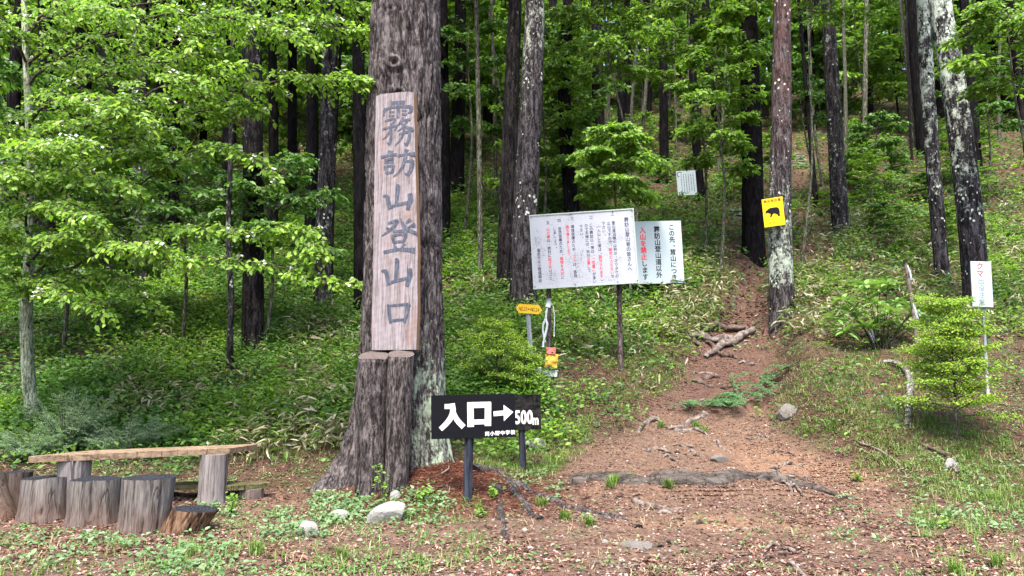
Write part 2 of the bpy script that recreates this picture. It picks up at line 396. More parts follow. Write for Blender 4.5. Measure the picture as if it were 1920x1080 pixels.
def rnd(n, s=1.0): return rng.normal(0, s, (n, 3))
def unit(v): return v / (np.linalg.norm(v, axis=-1, keepdims=True) + 1e-9)

class Spray:
    """collects twigs and leaves along branches"""
    def __init__(s, face=.45): s.face = face; s.P = []; s.D = []; s.N = []; s.tw = []; s.fl = []
    def twig(s, p, d, ln, sp, droop):
        k = max(3, int(ln / sp)); t = (np.arange(k) + .6) / k
        pts = p + d * ln * t[:, None] - np.array([0, 0, 1]) * droop * ln * (t ** 2)[:, None]
        s.tw.append(np.stack([p, p + d * ln * .5 - np.array([0, 0, droop * ln * .25]), p + d * ln - np.array([0, 0, droop * ln])]))
        side = unit(np.cross(d, [0, 0, 1.0])); sg = np.where(np.arange(k) % 2, 1, -1)[:, None]
        D = d * .55 + side * sg * .7 + np.array([0, 0, -.45]) + rnd(k, .35)
        s.P.append(pts + rnd(k, .012)); s.D.append(D); s.N.append(np.array([0, -s.face, 1.0]) + rnd(k, .5))
    def branch(s, P, tl, nt, sp=.05, droop=.25, t0=.12, second=0, lift=.05, n2=9):
        P = np.asarray(P, float); m = len(P) - 1; sd = 1
        for i in range(nt):
            t = t0 + (1 - t0) * (i + rng.random()) / nt; q = t * m; j = min(int(q), m - 1); f = q - j
            p = P[j] * (1 - f) + P[j + 1] * f; tg = unit(P[j + 1] - P[j]); sd = -sd
            side = unit(np.cross(tg, [0, 0, 1.0])) * sd
            a = rng.uniform(.5, 1.25) * (1 if t < .93 else .3)
            d = unit(tg * math.cos(a) + side * math.sin(a) + np.array([0, 0, lift]) + rnd(1, .13)[0])
            ln = tl * rng.uniform(.55, 1.15) * (1 - .45 * t)
            if second:
                e = p + d * ln; mid = p + d * ln * .5 + np.array([0, 0, .05 * ln])
                e = e - np.array([0, 0, droop * .5 * ln])
                s.tw.append(np.stack([p, mid, e])); s.branch([p, mid, e], second, n2, sp, droop, .15, 0, lift)
            else: s.twig(p, d, ln, sp, droop)
    def arrays(s): return np.concatenate(s.P), np.concatenate(s.D), np.concatenate(s.N)
    def twigs(s, r=.004):
        n = 3; vs = []; fs = []; c = 0
        T = np.array(s.tw); d = unit(T[:, 2] - T[:, 0]); a = unit(np.cross(d, [0.3, .2, 1.0])); b = np.cross(d, a)
        rr = np.array([1.6, 1.1, .5]) * r; th = np.arange(3) * 2.094
        V = T[:, :, None] + rr[None, :, None, None] * (np.cos(th)[None, None, :, None] * a[:, None, None] + np.sin(th)[None, None, :, None] * b[:, None, None])
        base = np.arange(len(T))[:, None, None] * 9
        q = []
        for i in range(2):
            for j in range(3): q.append([i * 3 + j, i * 3 + (j + 1) % 3, (i + 1) * 3 + (j + 1) % 3, (i + 1) * 3 + j])
        return V.reshape(-1, 3), (base + np.array(q)[None]).reshape(-1, 4)

def trunk_mesh(P, rad, n=20, flare=.45, rough=.05, seed=0, step=.3, close=True):
    Q = smooth_pts(P, 5); d = np.r_[0, np.cumsum(np.linalg.norm(np.diff(Q, axis=0), axis=1))]
    Ltot = d[-1]; s = np.r_[0, .06, .14, .25, .4, np.arange(.6, Ltot, step), Ltot]
    C = np.stack([np.interp(s, d, Q[:, i]) for i in range(3)], 1)
    rq = np.interp(np.linspace(0, 1, len(Q)), np.linspace(0, 1, len(rad)), rad); rr = np.interp(s, d, rq)
    def rf(t, th):
        z = np.interp(t, np.linspace(0, 1, len(s)), s)
        lob = 1 + .5 * np.sin(th * 4 + seed) + .3 * np.sin(th * 7 + 2 * seed)
        return 1 + flare * np.exp(-z / .3) * lob + rough * fbm(np.cos(th) * 1.6 + seed, np.sin(th) * 1.6, z * .9, 3) + rough * .7 * noise(np.cos(th) * 6, np.sin(th) * 6 + seed, z * 2.2)
    V, F = tube_vf(C, rr, n, True, rf)
    return MB().add(V, F)

# shared crown of a tall conifer, built about its own foot
def conifer_crown(seed, H=8.5, R0=2.7, nb=80):  # mostly above the view; added to darken the forest interior
    r = np.random.default_rng(seed); P = []; D = []; N = []; m = MB()
    for i in range(nb):
        h = H * (i / nb) ** .9; rad = R0 * (1 - h / H) ** .7 * r.uniform(.6, 1.1) + .25; a = r.uniform(0, 2 * math.pi)
        d = np.array([math.cos(a), math.sin(a), -.05 + .3 * h / H]); e = d * rad + [0, 0, h - .15 * rad]
        m.tube([[0, 0, h], (np.array([0, 0, h]) + e) / 2 + [0, 0, .06], e], [.04, .025, .008], 3, False)
        k = int(rad * 20); t = r.uniform(.15, 1, k)[:, None]; p = np.array([0, 0, h]) * (1 - t) + e * t + r.normal(0, .16, (k, 3)) * t
        P.append(p); D.append(d + r.normal(0, .7, (k, 3))); N.append(np.array([0, 0, 1]) + r.normal(0, .5, (k, 3)))
    P, D, N = map(np.concatenate, (P, D, N))
    V, F = leaf_vf(P, D, N, r.uniform(.22, .42, len(P)), .13, tri=True)
    return mesh_np('needles', V, F), m.mesh('limbs')
CROWNS = [conifer_crown(s) for s in (1, 2, 3)]
M_crown_limb = M_dark
def crown_on(root, z, k, x=0, y=0, sc=1.0):
    ne, li = CROWNS[k % 3]
    c = obj('crown', ne, M_needle, root); c.location = (x, y, z); c.rotation_euler = (0, 0, k * 1.3); c.scale = (sc, sc, sc)
    b = obj('limb', li, M_crown_limb, root); b.location = (x, y, z); b.rotation_euler = (0, 0, k * 1.3); b.scale = (sc, sc, sc)
    tag(c, kind='stuff')
TREE_AT = []
def conifer(label, pix, w, mat, name='pine_tree', group=None, H=17, n=20, crown=True, extra=None, Y=None, rough=.05, k=0, ch=8.5):
    """pix: image points up the trunk, foot first; w: widths in the photograph at foot and at the top point"""
    b = hit(*pix[0]) if Y is None else None
    if b is None: q = at(*pix[0], Y); b = np.array([q[0], Y, float(gz(q[0], Y))])
    pts = [b - [0, 0, .15]] + [at(px, py, b[1]) for px, py in pix[1:]]
    r0 = w[0] / 2 * px_of(b); r1 = w[1] / 2 * px_of(pts[-1]); top = pts[-1]; dr = unit(top - pts[max(-3, -len(pts))])
    L = H - (top[2] - b[2])
    ws = list(np.linspace(r0, r1, len(pts)))
    if L > 1:
        dr = unit(dr * .6 + np.array([0, 0, .4])); pts += [top + dr * L * .5, top + dr * L]; ws += [r1 * .72, r1 * .25]
    root = thing(name, label, 'tree', b, (0, 0, 0), group)
    loc = [np.asarray(p) - b for p in pts]; loc[0] = loc[0] - [0, 0, .45]
    obj('trunk', trunk_mesh(loc, ws, n, seed=k + len(TREE_AT), rough=rough).mesh('trunk', True), mat, root)
    if crown:
        z = loc[-1][2] - ch + .6; f = .62
        cx = np.interp(z + 3, [p[2] for p in loc], [p[0] for p in loc]); cy = 0
        crown_on(root, z + (.3 if b[0] < 0 else 1.5), k + len(TREE_AT), cx, cy, 1.0 if b[0] < 0 else .8)  # left crowns made larger and lower to shade the forest more
    TREE_AT.append((b[0], b[1])); return root

# --- the great tree that carries the name board
def main_tree():
    b = np.array([MT[0], MT[1], 0.0])
    root = thing('cedar_tree', 'massive rough-barked conifer trunk carrying the tall carved name board', 'tree', b)
    z = np.r_[np.arange(-.15, 7.4, .015), np.arange(7.6, 21, .4)]; n = 300
    th = np.arange(n) / n * 2 * math.pi; T, Z = np.meshgrid(th, z)
    cx = np.interp(Z, [0, 1, 2, 6, 12, 20], [.02, .03, .05, .02, 0, 0])
    R0 = np.interp(Z, [0, .6, 1.3, 2.2, 3.6, 6.5, 12, 21], [.66, .61, .575, .555, .53, .50, .36, .05])
    fl = np.clip(np.exp(-np.maximum(Z, 0) / .42), 0, 1.2)
    lob = sum(a * np.exp(-((np.angle(np.exp(1j * (T - R(c)))) / R(w)) ** 2)) for c, w, a in ((197, 20, .66), (240, 22, .22), (282, 20, .20), (330, 26, .40), (10, 22, .35), (60, 30, .3), (120, 30, .4), (160, 20, .3)))
    r = R0 + fl * lob
    X, Y3 = np.cos(T), np.sin(T)
    wx = fbm(X * 2.2, Y3 * 2.2, Z * 1.1, 3, 5) * .8
    a = noise(X * 7.5 + wx, Y3 * 7.5 + wx, Z * 1.7, 11); bb = noise(X * 15 + wx, Y3 * 15, Z * 4.2 + wx, 17)
    c = noise(X * 34, Y3 * 34, Z * 15, 19)
    d = -.040 * np.clip(1 - np.abs(a) * 4.2, 0, 1) - .018 * np.clip(1 - np.abs(bb) * 3.4, 0, 1) + .007 * c + .025 * fbm(X * 2, Y3 * 2, Z * .8, 3, 23)
    for (ka, kz, ks) in ((262, 5.75, .075), (268, 5.28, .10), (252, 4.95, .05)):
        q = np.sqrt((np.angle(np.exp(1j * (T - R(ka)))) * .48) ** 2 + (Z - kz) ** 2) / ks
        d = d + .045 * np.exp(-((q - 1) * 2) ** 2) - .04 * np.exp(-(q * 1.8) ** 2)
    r = r + d * (1 - sst(8, 11, Z))
    V = np.stack([cx + r * X, r * Y3 * .97, Z], -1).reshape(-1, 3); m = len(z)
    i = np.arange(m - 1)[:, None] * n; j = np.arange(n)[None]; j2 = (j + 1) % n
    F = np.stack([i + j, i + j2, i + n + j2, i + n + j], -1).reshape(-1, 4)
    obj('trunk', mesh_np('trunk', V, F, True), M_bark_main, root)
    crown_on(root, 11, 0, sc=1.1)
    # surface roots running out to the right over the mound
    for pts, w in (([(880, 885), (930, 885), (960, 915), (985, 950), (1010, 975)], (.10, .05)),
                   ([(900, 880), (960, 905), (1020, 935), (1080, 955), (1150, 968), (1200, 990)], (.085, .04)),
                   ([(930, 915), (935, 950), (945, 1000), (950, 1020)], (.06, .03)),
                   ([(1085, 955), (1140, 972), (1175, 975), (1215, 985)], (.04, .02))):
        P = smooth_pts([hit(*p) for p in pts], 5); P = P - b; k = len(P)
        P[:, 2] += -.02 + .012 * np.sin(np.arange(k) * 1.3); P[:, 0] += .03 * noise(np.arange(k) * .6, w[0] * 99, 0)
        V, F = tube_vf(P, np.linspace(w[0], w[1], k) * (1 + .12 * np.sin(np.arange(k) * 2.1)), 18, True, lambda t, th: 1 + .45 * fbm(np.cos(th) * 1.4, np.sin(th) * 1.4 + w[0] * 50, t * 9, 3) - .2 * np.clip(1 - 4 * np.abs(noise(np.cos(th) * 2.4, np.sin(th) * 2.4, t * 3)), 0, 1))
        obj('root', MB().add(V, F).mesh('root', True), M_log, root)
    return root
main_tree()

# --- conifers that can be told apart, left to right
G = 'tall conifers in the forest'
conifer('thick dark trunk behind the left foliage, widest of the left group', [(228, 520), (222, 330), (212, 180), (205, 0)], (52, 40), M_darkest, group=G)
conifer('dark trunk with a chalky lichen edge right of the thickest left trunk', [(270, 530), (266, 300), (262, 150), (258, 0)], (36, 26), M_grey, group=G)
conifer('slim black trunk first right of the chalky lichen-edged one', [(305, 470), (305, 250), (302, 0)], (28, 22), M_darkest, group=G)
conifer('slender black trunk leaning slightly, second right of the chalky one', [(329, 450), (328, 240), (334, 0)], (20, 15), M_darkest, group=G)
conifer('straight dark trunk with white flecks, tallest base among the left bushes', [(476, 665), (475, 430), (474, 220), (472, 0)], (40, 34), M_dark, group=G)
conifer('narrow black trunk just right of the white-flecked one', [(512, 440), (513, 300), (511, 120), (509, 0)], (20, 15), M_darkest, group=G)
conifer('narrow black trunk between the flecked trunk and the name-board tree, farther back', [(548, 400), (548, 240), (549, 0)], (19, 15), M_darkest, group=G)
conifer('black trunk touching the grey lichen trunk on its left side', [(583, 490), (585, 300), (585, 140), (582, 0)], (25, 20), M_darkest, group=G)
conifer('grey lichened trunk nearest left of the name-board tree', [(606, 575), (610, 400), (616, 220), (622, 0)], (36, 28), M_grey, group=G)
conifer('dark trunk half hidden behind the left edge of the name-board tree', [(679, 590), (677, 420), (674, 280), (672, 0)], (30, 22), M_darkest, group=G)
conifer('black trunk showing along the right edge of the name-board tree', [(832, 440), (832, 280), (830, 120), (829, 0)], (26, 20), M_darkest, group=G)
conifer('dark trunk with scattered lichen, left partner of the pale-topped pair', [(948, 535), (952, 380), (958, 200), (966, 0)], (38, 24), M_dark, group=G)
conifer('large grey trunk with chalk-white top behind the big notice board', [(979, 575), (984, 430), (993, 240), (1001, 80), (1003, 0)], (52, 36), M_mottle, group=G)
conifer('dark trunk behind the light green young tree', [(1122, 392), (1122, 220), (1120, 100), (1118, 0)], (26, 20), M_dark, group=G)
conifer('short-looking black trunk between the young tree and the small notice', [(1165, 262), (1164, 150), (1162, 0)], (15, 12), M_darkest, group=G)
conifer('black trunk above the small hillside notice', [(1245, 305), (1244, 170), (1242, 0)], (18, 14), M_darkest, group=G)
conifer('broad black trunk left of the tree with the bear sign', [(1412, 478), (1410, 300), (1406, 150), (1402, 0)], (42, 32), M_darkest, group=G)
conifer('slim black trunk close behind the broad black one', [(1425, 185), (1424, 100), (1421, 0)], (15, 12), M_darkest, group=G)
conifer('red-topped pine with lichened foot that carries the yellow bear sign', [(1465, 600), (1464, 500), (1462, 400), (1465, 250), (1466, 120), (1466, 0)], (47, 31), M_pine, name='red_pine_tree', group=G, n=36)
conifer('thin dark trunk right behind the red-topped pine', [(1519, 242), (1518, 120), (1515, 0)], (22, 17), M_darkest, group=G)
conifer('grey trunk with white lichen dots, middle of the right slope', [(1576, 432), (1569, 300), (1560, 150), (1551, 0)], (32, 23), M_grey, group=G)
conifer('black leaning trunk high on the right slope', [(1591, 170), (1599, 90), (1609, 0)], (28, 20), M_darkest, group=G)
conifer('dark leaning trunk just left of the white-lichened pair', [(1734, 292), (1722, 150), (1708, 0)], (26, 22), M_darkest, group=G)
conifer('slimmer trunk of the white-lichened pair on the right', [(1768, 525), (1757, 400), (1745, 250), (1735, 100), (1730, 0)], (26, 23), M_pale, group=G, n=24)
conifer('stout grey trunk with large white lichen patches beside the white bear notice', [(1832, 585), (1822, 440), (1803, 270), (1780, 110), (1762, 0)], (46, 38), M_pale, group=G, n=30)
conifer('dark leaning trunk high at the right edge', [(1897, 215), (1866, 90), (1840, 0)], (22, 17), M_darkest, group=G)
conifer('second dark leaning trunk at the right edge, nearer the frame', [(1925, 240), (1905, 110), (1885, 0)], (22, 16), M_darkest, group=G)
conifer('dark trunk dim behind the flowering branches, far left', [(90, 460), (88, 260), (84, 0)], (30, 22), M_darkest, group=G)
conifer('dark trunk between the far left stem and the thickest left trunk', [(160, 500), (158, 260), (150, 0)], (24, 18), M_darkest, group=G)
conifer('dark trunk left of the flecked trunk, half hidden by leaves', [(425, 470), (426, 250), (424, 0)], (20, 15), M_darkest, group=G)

# --- thin stems
def stem(label, pix, w, mat, H=9, n=8, group='thin stems among the conifers', name='young_tree', fork=None, Y=None):
    return conifer(label, pix, w, mat, name, group, H, n, False, Y=Y, rough=.08)
stem('thin grey-green stem right of the name-board tree', [(902, 520), (899, 300), (896, 150), (893, 0)], (11, 8), M_stem)
stem('thinner grey stem beside the dark lichened pair', [(931, 380), (927, 200), (921, 0)], (8, 6), M_stem)
stem('mottled crooked stem left of the flecked trunk foot', [(437, 705), (431, 640), (434, 560), (428, 450), (432, 300)], (15, 9), M_grey)
stem('thin stem left of the grey dotted trunk, curving', [(1545, 350), (1528, 250), (1520, 130), (1515, 40)], (6, 4), M_stem)
stem('thin greenish stem right of the grey dotted trunk', [(1620, 300), (1622, 170), (1625, 0)], (10, 8), M_stem)
stem('slim pale stem high up between the leaning trunks', [(1639, 160), (1638, 60), (1637, 0)], (8, 7), M_stem)
stem('forked dark stem on the upper right slope', [(1676, 150), (1674, 60), (1666, 0)], (9, 7), M_dark)
stem('pale crooked stem left of the white-lichened pair', [(1712, 285), (1708, 180), (1698, 80), (1688, 0)], (10, 7), M_stem)
stem('thin curved stem behind the light green young tree', [(1180, 250), (1190, 120), (1203, 0)], (7, 5), M_stem)
stem('thin pale stem right of the small hillside notice', [(1341, 335), (1351, 280), (1356, 200), (1362, 60)], (6, 4), M_stem)
stem('thin pale stem beside the black trunk over the small notice', [(1268, 300), (1266, 180), (1262, 40)], (5, 4), M_stem)

# --- trunks deep in the forest that nothing tells apart
GF = 'distant trunks deep in the forest'
far_r = np.random.default_rng(77); made = 0
def where_is(x, y):
    u = x / y
    side = ('left of the flowering tree' if u < -.80 else 'just left of the flowering tree' if u < -.64 else 'behind the flowering tree' if u < -.48 else 'behind the left black trunks' if u < -.2 else 'behind the name-board tree' if u < -.05 else 'behind the pale-topped trunk' if u < .05 else
            'above the notice boards' if u < .2 else 'above the small hillside notice' if u < .3 else 'beyond the red-topped pine' if u < .42 else 'beyond the grey dotted trunk' if u < .52 else 'beyond the white-lichened pair' if u < .70 else 'right of the white bear notice')
    return ('low ' if y < 27 else 'partway up ' if y < 34 else 'halfway up ' if y < 46 else 'high ') + side
def far_label(x, y, t): return ('slim' if t < .33 else 'straight' if t < .66 else 'dark') + ' forest trunk ' + where_is(x, y)
protos = []
for k in range(3):
    P = [(0, 0, -.3), (.1 * k, .05, 5), (-.1, .1, 11), (.05, 0, 18)]
    protos.append(trunk_mesh(P, [.24, .2, .16, .05], 9, step=1.2, seed=k).mesh('trunk', True)); protos2 = globals().setdefault('protos2', []); protos2.append(trunk_mesh(P, [.24, .2, .16, .05], 9, step=1.2, seed=k + 9).mesh('trunk', True))
tries = 0
while made < 175 and tries < 4000:
    tries += 1
    y = 22 + 46 * far_r.random() ** .8; x = far_r.uniform(-1.2, 1.05) * y
    if min((x - a) ** 2 + (y - b) ** 2 for a, b in TREE_AT) < 2.2: continue
    if abs(x - np.interp(y, TY, TX)) < 1.3: continue
    dense = 1.0 if x < 2 else .45
    if far_r.random() > dense: continue
    root = thing('distant_tree', far_label(x, y, far_r.random()), 'tree', (x, y, float(gz(x, y))), (far_r.normal(0, .03), far_r.normal(0, .03), far_r.uniform(0, 6)), GF)
    s = far_r.uniform(.6, 1.25); root.scale = (s, s, far_r.uniform(.85, 1.15))
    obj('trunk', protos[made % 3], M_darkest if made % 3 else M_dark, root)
    if x < 1: crown_on(root, 9.5, made, sc=1.0)  # full low crowns on the left, sized to darken the floor
    else: crown_on(root, 13, made, sc=.72)  # smaller, higher crowns so the right slope stays brighter
    TREE_AT.append((x, y)); made += 1
made = 0
while made < 46:
    y = far_r.uniform(25, 48); x = far_r.uniform(-.3, .75) * y
    if min((x - a) ** 2 + (y - b) ** 2 for a, b in TREE_AT) < 1.2 or abs(x - np.interp(y, TY, TX)) < 1.3: continue
    root = thing('thin_tree', ('pole-like ' if made % 2 else 'crooked ') + 'thin stem ' + where_is(x, y), 'tree', (x, y, float(gz(x, y))), (far_r.normal(0, .07), far_r.normal(0, .07), far_r.uniform(0, 6)), 'thin stems deep in the forest')
    s = far_r.uniform(.22, .42); root.scale = (s, s, far_r.uniform(.5, .8)); obj('trunk', protos2[made % 3], M_stem if made % 3 else M_dark, root); TREE_AT.append((x, y)); made += 1

# ================================================================== signs and boards
def glyphs(text, size=1.0, off=0.0):
    c = bpy.data.curves.new('lettering', 'FONT'); c.body = text; c.size = size; c.offset = off; c.resolution_u = 3
    c.align_x = 'CENTER'
    o = bpy.data.objects.new('lettering', c); COL.objects.link(o)
    me = bpy.data.meshes.new_from_object(o.evaluated_get(bpy.context.evaluated_depsgraph_get()))
    bpy.data.objects.remove(o); bpy.data.curves.remove(c)
    V = np.zeros(len(me.vertices) * 3); me.vertices.foreach_get('co', V); V = V.reshape(-1, 3)
    F = [tuple(p.vertices) for p in me.polygons]; bpy.data.meshes.remove(me); return V, F
_gc = {}
def glyph(ch, off):
    if (ch, off) not in _gc:
        V, F = glyphs(ch, 1.0, off)
        if len(V):
            c = (V.max(0) + V.min(0)) / 2
            if ord(ch) > 0x2e80 and ch not in '、。': c[1] = .34; 
            else: c[1] = .34
            V = V - c
        _gc[(ch, off)] = (V, F)
    return _gc[(ch, off)]
def put_text(mb, ch, x, z, size, off=.0, sx=1.0, y=0, rot=0):
    if off > 0:                                              # bolder: the same glyph set down again a hair to each side
        for k, (ox, oz) in enumerate(((-.5, -.3), (.5, .3), (0, .5), (.5, -.4))): put_text(mb, ch, x + ox * off * 1.5 * size, z + oz * off * 1.5 * size, size, -1, sx, y - .00015 * (k + 1), rot)
    V, F = glyph(ch, .006)
    if not len(V): return
    if ch in '、。': V = V + np.array([.28, .28, 0])
    if rot: V = V[:, [1, 0, 2]] * [1, -1, 1]; 
    mb.add(np.stack([x + V[:, 0] * size * sx, np.full(len(V), y), z + V[:, 1] * size], 1), F)
def vtext(mb, s, x, ztop, size, off=.0, adv=1.0, y=0, sx=1.0):
    z = ztop - size / 2
    for ch in s:
        if ch not in ' 　': put_text(mb, ch, x, z, size, off, sx, y, rot=ch in '（）「」ー' )
        z -= size * adv
def char_parts(root, name, mat, items, sx=.95):
    for ch, x, z, size, off in items:
        if ch in ' 　': continue
        mb = MB(); put_text(mb, ch, x, z, size, off, sx, -.0015)
        if mb.V: obj(name, mb, mat, root)
def column(s, x, ztop, size, off): return [(ch, x, ztop - size * (i + .5), size, off) for i, ch in enumerate(s)]
def ribbon(mb, pts, w, y):
    P = np.array(pts, float); m = len(P); w = np.broadcast_to(np.asarray(w, float), m) if np.ndim(w) == 0 or len(np.atleast_1d(w)) == m else np.interp(np.linspace(0, 1, m), np.linspace(0, 1, len(w)), w)
    T = np.gradient(P, axis=0); T /= np.linalg.norm(T, axis=1)[:, None]; N = np.stack([-T[:, 1], T[:, 0]], 1)
    a = P + N * w[:, None] / 2; b = P - N * w[:, None] / 2
    V = [(p[0], y, p[1]) for p in a] + [(p[0], y, p[1]) for p in b]
    mb.add(V, [(i, m + i, m + i + 1, i + 1) for i in range(m - 1)])

M_ink = mat_plain('black_lettering', (.004, .004, .006), .5, .2, bump=0)
M_ink_navy = mat_plain('faded_navy_lettering', (.03, .035, .07), .6, .3, 60, 0)
M_ink_red = mat_plain('red_lettering', (.62, .05, .06), .5, .15, bump=0)
M_ink_pink = mat_plain('faded_red_lettering', (.50, .05, .07), .6, .2, 60, 0)
M_white_sign = mat_plain('white_sheet', (.34, .40, .43), .35, .04, 3, 0)
def mat_worn():
    k = NT('mildewed_white_board'); v = k.coord(); n = k.noise(v, 30, 8, .75); b = k.noise(v, 3, 5, .6)
    sp = k.math('MULTIPLY', k.math('SUBTRACT', k.math('ADD', k.math('MULTIPLY', n, .7), k.math('MULTIPLY', b, .42)), .58), 9, True)
    k.col(k.mix(k.math('MULTIPLY', sp, .75), (.31, .325, .365), (.11, .12, .15))); k.rough(.5); return k.m
M_worn = mat_worn()
M_frame = mat_plain('pale_frame', (.31, .36, .34), .4, .08, 8, 0)
M_steel = mat_plain('galvanised_post', (.20, .225, .25), .45, .25, 10, .001)
M_rust = mat_bark('rusty_post', (.035, .026, .025), (.085, .068, .064), scale=3, bump=.004)
M_yellow = mat_plain('yellow_sheet', (.56, .38, .008), .4, .06, 5, 0)
M_yellow2 = mat_plain('yellow_painted_wood', (.50, .30, .02), .6, .25, 12, .002)
M_black = mat_plain('black_painted_board', (.0035, .004, .006), .9, .4, 6, .0005, (1, 1, 4))
M_chalk = mat_plain('white_painted_letter', (.50, .50, .49), .6, .06, 12, 0)
M_post = mat_wood('blackened_post', (.016, .018, .025), (.045, .05, .068), .003)
M_oldblack = mat_wood('weathered_black_board', (.004, .0045, .005), (.022, .021, .02), .002, (4, 14, 14))

def board_frame(name, label, cat, tl, tr, bl, Y, yaw=0, roll=None):
    """a panel standing upright: centre and size from its corners in the photograph at distance Y; yaw turns it"""
    a, b, c = at(*tl, Y), at(*tr, Y), at(*bl, Y)
    w = np.linalg.norm(b - a); h = np.linalg.norm(c - a); ctr = (b + c) / 2
    th = math.atan2(b[2] - a[2], b[0] - a[0]) if roll is None else roll
    root = thing(name, label, cat, ctr, (0, -th, yaw))
    return root, w / math.cos(yaw), h
def post_to_ground(mb_parent, root, px, py, Ytop, rad, name, mat, square=False, lean=0, up=.1, dy=.06, foot=None):
    """post from the panel's back down into the ground, in the thing's own space"""
    M = Matrix.Translation(root.location) @ root.rotation_euler.to_matrix().to_4x4(); Mi = M.inverted()
    t = at(px, py, Ytop + dy); g = np.array([t[0] + lean, t[1], float(gz(t[0] + lean, t[1])) - .3])
    if foot is not None: f = at(foot[0], foot[1], Ytop + dy); g = f + (f - t) / np.linalg.norm(f - t) * .45
    t = t + np.array([0, 0, up]); A, B = Mi @ Vector(t), Mi @ Vector(g)
    mb = MB(); n = 4 if square else 10; P = [tuple(A), tuple((A + B) / 2), tuple(B)]
    V, F = tube_vf(P, rad, n); mb.add(V, F)
    return obj(name, mb.mesh(name, not square), mat, mb_parent)

